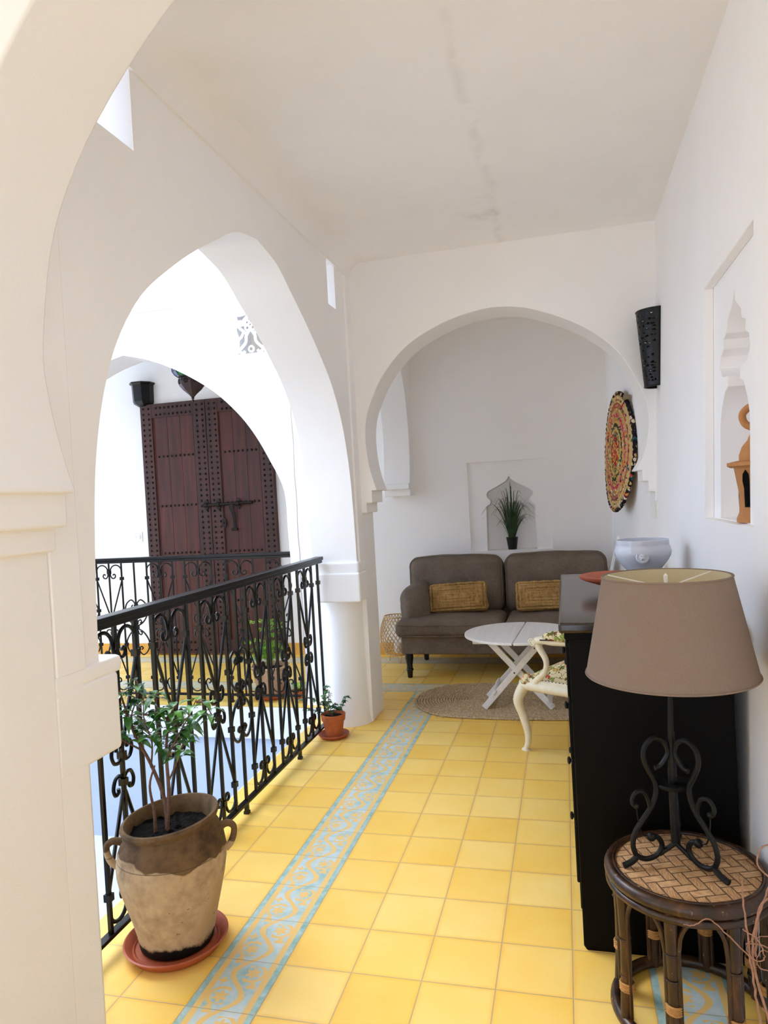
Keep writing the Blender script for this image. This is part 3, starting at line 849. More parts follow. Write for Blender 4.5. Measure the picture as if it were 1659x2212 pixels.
# ------------------------------------------------------------ lantern, sconces, switches
def lantern():
    c = (-1.752, 3.40, 0)
    t = thing('hanging_lantern', 'hanging metal lantern with blue and green glass before the studded door', 'lantern', (c[0], c[1], 2.16))
    MB().lathe([(1e-5, 0.0), (0.006, 0.004), (0.012, 0.018), (0.005, 0.03), (0.016, 0.036), (0.008, 0.042)], (c[0], c[1], 2.155), 12).build('finial', 'lantern_metal', t)
    bl = MB().lathe([(0.008, 0.04), (0.03, 0.065), (0.07, 0.10), (0.098, 0.135), (0.108, 0.165), (0.103, 0.19), (0.085, 0.205), (0.083, 0.21)], (c[0], c[1], 2.155), 8, ang=PI / 8)
    bo = bl.build('lantern_bowl', 'lantern_metal', t, sm=0)
    # pierced flowers
    fl = MB()
    for k in range(8):
        a = 2 * PI * k / 8
        d = Vector((math.cos(a), math.sin(a), 0)); s_ = Vector((-d.y, d.x, 0))
        o = Vector((c[0], c[1], 2.155 + 0.162)) + d * 0.1005
        for q in range(8):
            b = 2 * PI * q / 8
            p = o + s_ * math.cos(b) * 0.016 + Vector((0, 0, math.sin(b) * 0.016))
            fl.ball(p, 0.0065, 5, (0.8, 0.8, 0.8))
        fl.ball(o + Vector((0, 0, 0)), 0.004, 5)
    fl.build('pierced_flower', 'black_plastic', bo)
    body = MB().lathe([(0.09, 0.205), (0.112, 0.222), (0.130, 0.250), (0.130, 0.42), (0.09, 0.47)], (c[0] - 0.02, c[1], 2.155), 8, ang=PI / 8)
    me = body.build('glass_pane', 'glass_blue', t, sm=0)
    me.data.materials.append(MATS['glass_green'])
    for i, p in enumerate(me.data.polygons):
        if (i // 4) % 2: p.material_index = 1
    fr = MB()
    for k in range(8):
        a = PI / 8 + 2 * PI * k / 8
        fr.tube([(c[0] - 0.02 + r * math.cos(a), c[1] + r * math.sin(a), 2.155 + z) for r, z in [(0.09, 0.205), (0.112, 0.222), (0.130, 0.250), (0.130, 0.42), (0.09, 0.47)]], 0.004, 6)
    for r, z in ((0.130, 0.250), (0.130, 0.42), (0.09, 0.47), (0.09, 0.205)):
        fr.tube([(c[0] - 0.02 + r * math.cos(PI / 8 + k * PI / 4), c[1] + r * math.sin(PI / 8 + k * PI / 4), 2.155 + z) for k in range(8)], 0.004, 6, closed=True)
    fr.build('lantern_frame', 'lantern_metal', t)
    MB().tube([(c[0] - 0.02, c[1], 2.62), (c[0] - 0.02, c[1], H)], 0.006, 6).join(MB().lathe([(0.10, 2.62), (0.03, 2.65), (0.01, 2.66)], (c[0] - 0.02, c[1], 0), 8)).build('lantern_cap', 'lantern_metal', t)
lantern()
def gallery_sconce():
    cx = -2.635
    t = thing('wall_sconce', 'dark boxy faceted metal sconce above the left corner of the studded door', 'wall lamp', (cx, 4.12, 2.3))
    def hexa(w, d, z): return [(cx - w, 4.124, z), (cx - w, 4.124 - d * 0.55, z), (cx - w * 0.45, 4.124 - d, z), (cx + w * 0.45, 4.124 - d, z), (cx + w, 4.124 - d * 0.55, z), (cx + w, 4.124, z)]
    def ring(levels):
        m = MB(); vs = []; fs = []
        for w, d, z in levels: vs += hexa(w, d, z)
        for l in range(len(levels) - 1):
            for i in range(6):
                j = (i + 1) % 6
                fs.append((l * 6 + i, l * 6 + j, l * 6 + 6 + j, l * 6 + 6 + i))
        fs.append(list(range(6))[::-1]); fs.append([(len(levels) - 1) * 6 + i for i in range(6)])
        return m.add(vs, fs)
    ring([(0.082, 0.10, 2.300), (0.088, 0.115, 2.32), (0.092, 0.125, 2.470)]).build('sconce_body', 'sconce_metal', t, sm=0)
    ring([(0.093, 0.127, 2.468), (0.108, 0.140, 2.480), (0.108, 0.140, 2.490), (0.100, 0.130, 2.494)]).build('sconce_rim', 'sconce_metal', t, sm=0)
    ring([(0.05, 0.05, 2.275), (0.082, 0.10, 2.301)]).build('sconce_base', 'sconce_metal', t, sm=0)
gallery_sconce()
def switch(name, label, M):
    t = thing(name, label, 'light switch', M.translation, 'white light switches')
    MB().box(-0.04, 0.04, -0.006, 0, -0.045, 0.045).xf(M).build('switch_plate', 'white_plastic', t, bev=0.002)
    MB().box(-0.017, 0.017, -0.010, -0.005, -0.02, 0.02).xf(M).build('rocker', 'white_plastic', t, bev=0.002)
    MB().ball((-0.028, -0.006, 0), 0.003, 5).ball((0.028, -0.006, 0), 0.003, 5).xf(M).build('screw', 'cable_grey', t)
switch('light_switch', 'square white light switch on the gallery wall left of the studded door', Matrix.Translation((-2.79, 4.125, 1.09)))
# tall pierced sconce on the right wall
def tall_sconce():
    zb, zt = 1.815, 2.200; cy = 2.235
    xw = lambda z: A0 + LEAN * z - 0.001
    t = thing('pierced_sconce', 'tall black pierced metal sconce high on the right wall beside the arch', 'wall lamp', (xw(zb), cy, zb))
    n, m_ = 34, 84
    vs = []; fs = []
    def rad(v): return 0.062 + 0.036 * v
    for j in range(m_ + 1):
        v = j / m_; z = zb + (zt - zb) * v
        for i in range(n + 1):
            a = PI * i / n
            vs.append((xw(z) - rad(v) * math.sin(a) * 1.12, cy - rad(v) * math.cos(a), z))
    rnd = random.Random(3)
    hole = set()
    for _ in range(520):
        i = rnd.randrange(2, n - 3); j = rnd.choice([rnd.randrange(4, 26), rnd.randrange(54, m_ - 5), rnd.randrange(4, m_ - 5)])
        if any((i + a, j + b) in hole for a in (-1, 0, 1, 2) for b in (-2, -1, 0, 1, 2, 3)): continue
        hole.add((i, j))
        if rnd.random() < 0.6: hole.add((i, j + 1))
        if rnd.random() < 0.6: hole.add((i + 1, j))
    for j in range(m_):
        for i in range(n):
            if (i, j) in hole: continue
            a = j * (n + 1) + i
            fs.append((a, a + 1, a + n + 2, a + n + 1))
    MB().add(vs, fs).build('sconce_shell', 'sconce_metal', t).modifiers.new('th', 'SOLIDIFY').thickness = 0.0015
    for z, v in ((zb, 0), (zt, 1)):
        MB().tube([(xw(z) - rad(v) * math.sin(PI * i / 16) * 1.12, cy - rad(v) * math.cos(PI * i / 16), z) for i in range(17)], 0.003, 6).build('sconce_rim', 'sconce_metal', t)
tall_sconce()
Ms = Matrix.Translation((A0 + LEAN * 1.18 - 0.0, 2.315, 1.182)) @ Matrix.Rotation(-PI / 2, 4, 'Z')
def side_switch():
    x = A0 + LEAN * 1.18
    t = thing('light_switch', 'narrow white light switch on the right wall above the porcelain tureen', 'light switch', (x, 2.31, 1.182), 'white light switches')
    MB().box(x - 0.009, x + 0.002, 2.275, 2.345, 1.135, 1.228).build('switch_plate', 'white_plastic', t, bev=0.003)
    MB().box(x - 0.012, x - 0.008, 2.295, 2.325, 1.16, 1.20).build('rocker', 'white_plastic', t, bev=0.002)
side_switch()

# ------------------------------------------------------------ urn, saucer and ficus
UX, UY = -0.163, 0.236
t = thing('clay_urn', 'large weathered two-handled clay urn by the near end of the railing', 'urn', (UX, UY, 0.02))
prof = [(0.104, 0.016), (0.109, 0.022), (0.116, 0.06), (0.128, 0.11), (0.141, 0.16), (0.153, 0.21), (0.160, 0.25), (0.162, 0.280), (0.157, 0.315), (0.145, 0.345), (0.135, 0.360), (0.133, 0.370), (0.141, 0.378), (0.1455, 0.389),
        (0.142, 0.398), (0.134, 0.399), (0.126, 0.388), (0.121, 0.365), (0.12, 0.33)]
u_ = MB().lathe(prof, (UX, UY, 0), 72)
for i, v in enumerate(u_.v):
    d = noise.noise(Vector((v[0] * 7, v[1] * 7, v[2] * 7))) * 0.004
    u_.v[i] = (UX + (v[0] - UX) * (1 + d / 0.16), UY + (v[1] - UY) * (1 + d / 0.16), v[2] + (0.012 * (v[0] - UX) / 0.17 + 0.008 * (v[1] - UY) / 0.17) * max(0, v[2] - 0.2) / 0.18)
u_.build('urn_body', 'old_clay', t)
for a in (math.radians(207), math.radians(30)):
    dx, dy = math.cos(a), math.sin(a)
    pts = catmull([(UX + dx * r, UY + dy * r, z) for r, z in [(0.143, 0.338), (0.168, 0.343), (0.185, 0.330), (0.184, 0.305), (0.173, 0.280), (0.158, 0.268)]], 5)
    MB().tube(pts, [0.0125 - 0.003 * math.sin(PI * i / len(pts)) for i in range(len(pts))], 10).build('handle', 'old_clay', t)
sl = MB().lathe([(0.142, 0.0), (1e-5, 0.0)], (UX, UY, 0.346), 40, cap=False)
sl = MB()
G = 30
vs = []; fs = []
for j in range(16):
    for i in range(G * 2):
        a = 2 * PI * i / (G * 2); r = 0.1235 * j / 15
        x, y = UX + r * math.cos(a), UY + r * math.sin(a)
        vs.append((x, y, 0.352 + 0.012 * noise.noise(Vector((x * 60, y * 60, 0))) + 0.008 * noise.noise(Vector((x * 15, y * 15, 3)))))
for j in range(15):
    for i in range(G * 2):
        k = (i + 1) % (G * 2); fs.append((j * 60 + i, j * 60 + k, j * 60 + 60 + k, j * 60 + 60 + i))
sl.add(vs, fs).build('soil_fill', 'soil', t)
s_ = MB().lathe([(0.118, 0.0), (0.132, 0.004), (0.150, 0.028), (0.154, 0.032), (0.149, 0.034), (0.140, 0.028), (0.128, 0.014), (0.124, 0.018), (0.119, 0.013), (0.0001, 0.012)], (UX, UY - 0.004, 0), 60)
tag(recenter(s_.build('plant_saucer', 'terracotta_red')), 'wide terracotta saucer on the yellow tiles under the weathered urn', 'saucer', 'terracotta plant saucers')

def leaf_mesh(mb, base, d, up, L, Wd, fold=0.25, droop=0.3, n=6):
    d = d.normalized(); side = d.cross(up)
    if side.length < 1e-3: side = Vector((1, 0, 0))
    side.normalize(); nn = side.cross(d).normalized()
    vs = []; fs = []
    for i in range(n + 1):
        t_ = i / n
        w_ = Wd * math.sin(PI * min(1, t_ * 1.02) ** 0.72) * (1 - 0.15 * t_) if t_ < 1 else 0
        c_ = base + d * L * t_ - Vector((0, 0, 1)) * droop * L * t_ * t_
        vs += [c_ - side * w_ + nn * fold * w_, c_, c_ + side * w_ + nn * fold * w_]
    for i in range(n):
        for q in range(2):
            a = i * 3 + q; fs.append((a, a + 1, a + 4, a + 3))
    mb.add(vs, fs)
# ficus
t = thing('ficus_tree', 'small leafy ficus with two thin trunks growing from the weathered urn', 'plant', (UX, UY, 0.34))
br = MB(); lv = MB(); R_ = random.Random(11)
B0 = Vector((UX - 0.005, UY - 0.01, 0.350))
branches = [
    [(0, 0, 0), (-0.005, 0.0, 0.10), (-0.05, 0.01, 0.20), (-0.10, 0.01, 0.29), (-0.135, 0.02, 0.37), (-0.15, 0.02, 0.42)],
    [(0, 0, 0.02), (0.012, 0.0, 0.12), (0.012, 0, 0.24), (0.02, 0.01, 0.33), (0.045, 0.01, 0.38)],
    [(-0.035, -0.01, 0), (-0.035, -0.01, 0.06), (-0.045, -0.01, 0.14), (-0.03, 0, 0.2)],
    [(-0.05, 0.01, 0.19), (-0.035, 0.0, 0.27), (-0.05, -0.01, 0.34), (-0.04, -0.02, 0.42)],
    [(0.012, 0, 0.22), (0.05, -0.01, 0.28), (0.10, -0.02, 0.35), (0.135, -0.02, 0.41)],
    [(0.012, 0, 0.15), (0.04, 0.02, 0.22), (0.07, 0.02, 0.30), (0.08, 0.03, 0.36)],
    [(-0.10, 0.01, 0.28), (-0.12, 0.03, 0.34), (-0.09, 0.03, 0.41), (-0.085, 0.02, 0.45)],
    [(-0.075, 0.01, 0.24), (-0.12, -0.02, 0.28), (-0.15, -0.03, 0.30), (-0.17, -0.04, 0.29)],
    [(0.135, -0.02, 0.40), (0.16, -0.02, 0.40), (0.19, -0.02, 0.35)],
    [(0.02, 0.01, 0.33), (-0.01, 0.0, 0.38), (-0.02, 0.02, 0.42)],
]
for bi, bpts in enumerate(branches):
    pts = catmull([B0 + Vector(p) for p in bpts], 5)
    r0 = 0.0068 if bi < 2 else (0.0060 if bi == 2 else 0.0032)
    br.tube(pts, [r0 * (1 - 0.65 * i / len(pts)) for i in range(len(pts))], 7)
    if bi == 2: continue
    lo = 0.55 if bi < 2 else 0.30
    for k in range(34 if bi < 2 else (22 if bi < 8 else 14)):
        q = lo + (1 - lo) * R_.random()
        p = pts[min(len(pts) - 1, int(q * (len(pts) - 1)))]
        a = R_.uniform(0, 2 * PI)
        d = Vector((math.cos(a), math.sin(a), R_.uniform(-0.3, 0.6)))
        st = p + d * 0.012
        lv_L = R_.uniform(0.028, 0.058)
        br.tube([p, st], 0.0012, 4)
        leaf_mesh(lv, st, d, Vector((0, 0, 1)), lv_L, lv_L * 0.25, 0.3, R_.uniform(0.2, 0.8))
br.build('trunk', 'bark', t); lv.build('foliage', 'ficus_leaf', t, sm=60)

# small ivy pot
IX, IY = -0.275, 2.085
t = thing('ivy_pot', 'small terracotta flowerpot with soil standing on the floor at the far end of the railing', 'flowerpot', (IX, IY, 0.012), 'flowerpots')
MB().lathe([(0.048, 0.012), (0.053, 0.05), (0.060, 0.095), (0.066, 0.096), (0.070, 0.130), (0.064, 0.132), (0.060, 0.115), (0.058, 0.09)], (IX, IY, 0), 40).build('pot', 'terracotta', t)
MB().ball((IX, IY, 0.112), 0.06, 8, (1, 1, 0.16)).build('soil_fill', 'soil', t)
s_ = MB().lathe([(0.062, 0.0), (0.076, 0.004), (0.088, 0.020), (0.084, 0.022), (0.072, 0.012), (0.0001, 0.011)], (IX - 0.002, IY, 0), 44)
tag(recenter(s_.build('plant_saucer', 'terracotta_red')), 'small round terracotta saucer under the ivy pot beside the column', 'saucer', 'terracotta plant saucers')
t = thing('ivy_plant', 'trailing ivy growing out of the small terracotta pot by the column', 'plant', (IX, IY, 0.12))
br = MB(); lv = MB(); R_ = random.Random(5)
for pts in ([(0, 0, .12), (-.03, 0, .17), (-.05, .01, .22), (-.03, .02, .29)], [(0, 0, .12), (.03, -.01, .15), (.07, -.01, .20), (.09, 0, .235)], [(0, 0, .12), (-.06, -.01, .19), (-.13, 0, .22), (-.20, .01, .20)],
            [(0, 0, .12), (-.02, 0, .2), (-.01, 0, .26)], [(0, 0, .12), (-.08, -.02, .15), (-.15, -.02, .17)], [(0, 0, .12), (.02, -.02, .17), (.03, -.03, .20)]):
    P = catmull([Vector((IX + a, IY + b - 0.01, c)) for a, b, c in pts], 6)
    br.tube(P, 0.0018, 5)
    for k in range(16):
        p = P[int(R_.uniform(0.3, 1) * (len(P) - 1))]; a = R_.uniform(0, 2 * PI)
        for off in (-0.5, 0, 0.5):
            d = Vector((math.cos(a + off), math.sin(a + off), R_.uniform(-.2, .3)))
            leaf_mesh(lv, p, d, Vector((0, 0, 1)), R_.uniform(.020, .036) * (1 - abs(off) * .4), .0085, .2, .3, 4)
br.build('stem', 'bark', t); lv.build('foliage', 'ivy_leaf', t, sm=60)

# asparagus fern in pale pot behind the far railing
FX, FY = -0.975, 2.83
t = thing('fern_pot', 'pale clay flowerpot with scalloped rim standing behind the far railing', 'flowerpot', (FX, FY, 0.02), 'flowerpots')
pm = MB().lathe([(0.085, 0.02), (0.095, 0.06), (0.112, 0.14), (0.118, 0.19), (0.120, 0.20), (0.132, 0.215), (0.125, 0.222), (0.112, 0.205), (0.108, 0.17)], (FX, FY, 0), 60)
pm.v = [((FX + (v[0] - FX) * (1 + 0.05 * math.cos(10 * math.atan2(v[1] - FY, v[0] - FX)) * (v[2] > 0.195)), FY + (v[1] - FY) * (1 + 0.05 * math.cos(10 * math.atan2(v[1] - FY, v[0] - FX)) * (v[2] > 0.195)), v[2])) for v in pm.v]
pm.build('pot', 'terracotta_pale', t)
MB().ball((FX, FY, 0.19), 0.11, 8, (1, 1, 0.12)).build('soil_fill', 'soil', t)
s_ = MB().lathe([(0.085, 0.0), (0.105, 0.004), (0.125, 0.026), (0.120, 0.028), (0.10, 0.017), (0.0001, 0.016)], (FX, FY, 0), 44)
tag(recenter(s_.build('plant_saucer', 'terracotta_red')), 'terracotta saucer under the pale scalloped pot across the court', 'saucer', 'terracotta plant saucers')
t = thing('asparagus_fern', 'feathery bright green fern with tall horizontal fronds behind the far railing', 'plant', (FX, FY, 0.2))
br = MB(); lv = MB(); R_ = random.Random(9)
for k in range(46):
    a = R_.uniform(0, 2 * PI); l = R_.uniform(.06, .13); h = R_.uniform(.08, .2)
    P = catmull([Vector((FX, FY, .20)), Vector((FX + math.cos(a) * l * .3, FY + math.sin(a) * l * .3, .20 + h * .8)), Vector((FX + math.cos(a) * l, FY + math.sin(a) * l, .20 + h * .75))], 6)
    br.tube(P, 0.001, 4)
    for p in P[2:]:
        for q in range(7):
            d = Vector((R_.uniform(-1, 1), R_.uniform(-1, 1), R_.uniform(-.4, .8))).normalized()
            leaf_mesh(lv, p, d, Vector((0, 0, 1)), .026, .0016, 0, .1, 2)
for (zz, xa, xb) in ((0.515, -0.14, 0.06), (0.465, -0.06, 0.12), (0.42, 0.0, 0.07), (0.375, -0.18, 0.0), (0.33, -0.09, 0.02), (0.50, -0.02, 0.13)):
    br.tube(catmull([Vector((FX, FY, .2)), Vector((FX + 0.01, FY, .2 + (zz - .2) * .7)), Vector((FX + (xa + xb) / 2, FY, zz - 0.01)), Vector((FX + xa, FY, zz - 0.012))], 6), 0.0012, 4)
    for k in range(150):
        f_ = R_.random()
        x = FX + xa + (xb - xa) * f_
        wdt = 0.045 * math.sin(PI * min(1, f_ * 1.3 + .1) * .75) + .005
        p = Vector((x, FY + R_.uniform(-wdt, wdt), zz + R_.uniform(-.004, .010) + 0.012 * f_))
        d = Vector((R_.uniform(-1, .3), R_.uniform(-1, 1), R_.uniform(-.2, .2))).normalized()
        leaf_mesh(lv, p, d, Vector((0, 0, 1)), .026, .0042, 0, .1, 2)
br.build('stem', 'grass_blade', t); lv.build('foliage', 'fern_leaf', t, sm=60)
# little seedling pot right of it
t = thing('seedling_pot', 'small terracotta pot of light green seedlings right of the fern across the court', 'plant', (-0.76, 2.80, 0))
MB().lathe([(0.035, 0.0), (0.045, 0.05), (0.050, 0.06), (0.045, 0.06), (0.04, 0.05)], (-0.76, 2.80, 0), 30).build('pot', 'terracotta', t)
lv = MB(); R_ = random.Random(2)
for k in range(60):
    a = R_.uniform(0, 2 * PI); rr = R_.uniform(0, .035)
    leaf_mesh(lv, Vector((-0.76 + rr * math.cos(a), 2.80 + rr * math.sin(a), .055 + R_.uniform(0, .05))), Vector((math.cos(a), math.sin(a), R_.uniform(0, 1.2))), Vector((0, 0, 1)), R_.uniform(.02, .045), .008, .2, .2, 4)
MB().ball((-0.76, 2.80, 0.05), 0.042, 6, (1, 1, .15)).build('soil_fill', 'soil', t)
lv.build('foliage', 'fern_leaf', t, sm=60)

# ------------------------------------------------------------ sofa and cushions
t = thing('sofa', 'grey-brown linen two-seat sofa with rolled arms and turned black legs', 'sofa', (0.57, 3.65, 0))
MB().rbox(-0.165, 1.32, 3.345, 3.98, 0.175, 0.30, 0.012, 12).build('base_frame', 'sofa_linen', t, sm=50)
def piping(pts, parent): MB().tube(pts, 0.0035, 6).build('piping', 'sofa_linen', parent)
def wrinkle(mb, amp=0.004, sc=9):
    mb.v = [tuple(Vector(v) + Vector((noise.noise(Vector(v) * sc), noise.noise(Vector(v) * sc + Vector((9, 0, 0))), noise.noise(Vector(v) * sc + Vector((0, 9, 0))))) * amp) for v in mb.v]
    return mb
for x0, x1 in ((-0.205, 0.583), (0.590, 1.365)):
    o = wrinkle(MB().rbox(x0, x1, 3.305, 3.78, 0.295, 0.425, 0.055, 20, (0.0, 0.012, 0.022))).build('seat_cushion', 'sofa_linen', t, sm=60)
    piping([(x0 + 0.03 + (x1 - x0 - 0.06) * i / 20, 3.300 - 0.004 + 0.012 * (abs(i - 10) / 10) ** 3, 0.392 + 0.002 * math.sin(i)) for i in range(21)], o)
    piping([(x0 + 0.03 + (x1 - x0 - 0.06) * i / 20, 3.302 + 0.012 * (abs(i - 10) / 10) ** 3, 0.315) for i in range(21)], o)
Rb = Matrix.Translation((0, 3.83, 0.40)) @ Matrix.Rotation(-0.10, 4, 'X') @ Matrix.Translation((0, -3.83, -0.40))
for x0, x1 in ((-0.185, 0.558), (0.566, 1.325)):
    mb = wrinkle(MB().rbox(x0, x1, 3.765, 3.93, 0.40, 0.835, 0.07, 22, (0.0, 0.03, 0.018)), 0.006, 7).xf(Rb)
    o = mb.build('back_cushion', 'sofa_linen', t, sm=60)
    pp = []
    for i in range(41):
        q = i / 40
        if q < .2: p = (x0 + 0.012, 0.50 + (0.76 - 0.50) * q / .2)
        elif q < .3: a = (q - .2) / .1 * PI / 2; p = (x0 + 0.078 - 0.068 * math.cos(a), 0.762 + 0.068 * math.sin(a))
        elif q < .7: p = (x0 + 0.078 + (x1 - x0 - 0.156) * (q - .3) / .4, 0.832 + 0.012 * math.sin(PI * (q - .3) / .4))
        elif q < .8: a = (q - .7) / .1 * PI / 2; p = (x1 - 0.078 + 0.068 * math.sin(a), 0.762 + 0.068 * math.cos(a))
        else: p = (x1 - 0.012, 0.76 - (0.76 - 0.50) * (q - .8) / .2)
        v = Rb @ Vector((p[0], 3.785, p[1])); pp.append(v)
    piping(pp, o)
MB().rbox(-0.15, 1.30, 3.93, 4.05, 0.25, 0.76, 0.04, 10).build('backrest', 'sofa_linen', t, sm=60)
def arm(x0, x1, s):
    m = MB().rbox(x0, x1, 3.42, 3.93, 0.30, 0.655, 0.10, 20, (0.01, 0.02, 0.01))
    nv = []
    for x, y, z in m.v:
        d = (z - 0.60) * 8
        nv.append((x, y, z + 0.010 * math.sin((x - x0) * 55 + (z * 30)) * (0.3 if y > 3.5 else 1) * 0.4))
    m.v = nv
    return wrinkle(m, 0.010, 14).build('armrest', 'sofa_linen', t, sm=60)
arm(-0.185, 0.025, -1); arm(1.15, 1.35, 1)
for lx, ly in ((-0.115, 3.37), (1.27, 3.37), (-0.10, 3.93), (1.26, 3.93)):
    MB().lathe([(0.014, 0.0), (0.018, 0.004), (0.022, 0.05), (0.027, 0.056), (0.026, 0.066), (0.020, 0.072), (0.024, 0.08), (0.020, 0.088), (0.027, 0.125), (0.031, 0.15), (0.028, 0.176)], (lx, ly, 0), 24).build('leg', 'black_plastic', t)
def jcushion(lab, cx, cz, w, h, rot, y=3.60, tilt=-0.35):
    m = MB().rbox(-w / 2, w / 2, -0.05, 0.05, -h / 2, h / 2, 0.045, 22, (0, 0.025, 0))
    nv = []
    for x, y_, z in m.v:
        u = abs(x) / (w / 2); v = abs(z) / (h / 2)
        k = 1 + 0.07 * (u * v) ** 3
        nv.append((x * k, y_, z * k))
    m.v = nv
    bm_ = []
    for x, y_, z in m.v:
        d = max(abs(x) / (w / 2), abs(z) / (h / 2) * 1.0 + 0.0)
        rip = 0.004 * math.sin((1 - d) * 46)
        bm_.append((x, y_ + (-rip if y_ < 0 else rip), z))
    m.v = bm_
    M = Matrix.Translation((cx, y, cz)) @ Matrix.Rotation(rot, 4, 'Y') @ Matrix.Rotation(tilt, 4, 'X')
    th = thing('cushion', lab, 'cushion', (cx, y, cz - h / 2), 'jute cushions on the sofa')
    wrinkle(m, 0.008, 20).xf(M).build('cushion_cover', 'cushion_jute', th, sm=70)
    # braided concentric rectangles
    b = MB()
    for k in range(5):
        a_, c_ = w / 2 - 0.012 - 0.026 * k, h / 2 - 0.012 - 0.020 * k
        if c_ < 0.008: break
        pts = []
        for q in range(48):
            s_ = q / 48 * 4
            e = int(s_); f_ = s_ - e
            p = [(-a_ + 2 * a_ * f_, -c_), (a_, -c_ + 2 * c_ * f_), (a_ - 2 * a_ * f_, c_), (-a_, c_ - 2 * c_ * f_)][e]
            uu = 1 - (p[0] / (w / 2)) ** 2; vv = 1 - (p[1] / (h / 2)) ** 2
            pts.append((p[0], -0.046 - 0.026 * uu * vv + 0.012 * (1 - min(1, uu * vv * 6)) + 0.002 * math.sin(q * 2.1), p[1]))
        b.tube(pts, [0.0085 + 0.003 * math.sin(q * 2.6) for q in range(48)], 6, closed=True)
    b.xf(M).build('braid', 'cushion_jute', th, sm=70)
jcushion('rectangular jute cushion leaning on the left half of the sofa', 0.235, 0.545, 0.43, 0.215, -0.05)
jcushion('rectangular jute cushion leaning on the right half of the sofa', 0.86, 0.545, 0.40, 0.215, -0.02)

# basket lamp behind the sofa arm
def basket():
    cx, cy = -0.315, 3.86
    t = thing('basket_lamp', 'round openwork bamboo lantern on thin wire legs behind the sofa arm', 'lantern', (cx, cy, 0))
    def rr(z): q = (z - 0.07) / 0.30; return 0.075 + 0.065 * math.sin(PI * (0.12 + 0.76 * q)) 
    m = MB()
    for s in (-1, 1):
        for k in range(26):
            a0 = 2 * PI * k / 26
            m.tube([(cx + rr(0.07 + 0.3 * i / 16) * math.cos(a0 + s * 1.5 * i / 16), cy + rr(0.07 + 0.3 * i / 16) * math.sin(a0 + s * 1.5 * i / 16), 0.07 + 0.3 * i / 16) for i in range(17)], 0.0028, 5)
    m.build('bamboo_mesh', 'bamboo_strip', t)
    for z in (0.07, 0.37):
        MB().tube([(cx + rr(z) * math.cos(2 * PI * i / 32), cy + rr(z) * math.sin(2 * PI * i / 32), z) for i in range(32)], 0.005, 6, closed=True).build('rim', 'bamboo_strip', t)
    for k in range(3):
        a = -1.2 + 2 * PI * k / 3
        MB().tube(catmull([(cx + 0.07 * math.cos(a - .3), cy + 0.07 * math.sin(a - .3), 0.075), (cx + 0.08 * math.cos(a - .05), cy + 0.08 * math.sin(a - .05), 0.012), (cx + 0.08 * math.cos(a), cy + 0.08 * math.sin(a), 0.003), (cx + 0.08 * math.cos(a + .05), cy + 0.08 * math.sin(a + .05), 0.012), (cx + 0.07 * math.cos(a + .3), cy + 0.07 * math.sin(a + .3), 0.075)], 5), 0.0028, 6).build('leg', 'bamboo_strip', t)
    MB().lathe([(0.03, 0.075), (0.033, 0.15), (0.03, 0.155)], (cx, cy, 0), 20).build('candle_glass', 'white_plastic', t)
basket()

# plant in the back niche
PX, PY = 0.610, 4.205
t = thing('grass_pot', 'small black flowerpot standing in the niche above the sofa', 'flowerpot', (PX, PY, 0.846), 'flowerpots')
MB().lathe([(0.034, 0.846), (0.047, 0.935), (0.049, 0.945), (0.044, 0.945), (0.042, 0.93)], (PX, PY, 0), 30).build('pot', 'black_plastic', t)
MB().ball((PX, PY, 0.930), 0.043, 6, (1, 1, 0.15)).build('soil_fill', 'soil', t)
gr = MB(); R_ = random.Random(21)
for k in range(85):
    a = R_.uniform(0, 2 * PI); spread = R_.uniform(0.0, 1.0) ** 1.1
    hgt = R_.uniform(0.24, 0.48) * (1 - 0.35 * spread); out = 0.23 * spread
    dx, dy = math.cos(a) * out, math.sin(a) * out * 0.55 - 0.03 * spread
    if dy > 0.06: dy = 0.06
    if PY + dy > 4.27: dy = 0.05
    b0 = Vector((PX + math.cos(a) * 0.02, PY + math.sin(a) * 0.02, 0.93))
    P = catmull([b0, b0 + Vector((dx * .3, dy * .3, hgt * .6)), b0 + Vector((dx * .72, dy * .8, hgt * .95)), b0 + Vector((dx * 1.15, dy, hgt * (0.98 - 0.3 * spread)))], 6)
    # keep blades that reach sideways in front of the niche jambs
    P = [Vector((p.x, min(p.y, 4.11) if abs(p.x - PX) > 0.155 else p.y, p.z)) for p in P]
    n = len(P)
    wv = Vector((-math.sin(a), math.cos(a), 0)) if R_.random() < .5 else Vector((1, 0, 0))
    vs = []; fs = []
    for i, p in enumerate(P):
        w_ = 0.0032 * (1 - (i / (n - 1)) ** 2) + 0.0004
        vs += [p - wv * w_, p + Vector((0, -0.001, 0)), p + wv * w_]
    for i in range(n - 1):
        for q in range(2): fs.append((i * 3 + q, i * 3 + q + 1, i * 3 + q + 4, i * 3 + q + 3))
    gr.add(vs, fs)
g2 = gr.build('potted_grass', 'grass_blade', sm=60); tag(recenter(g2), 'tuft of long dark green grass blades in the niche above the sofa', 'plant')

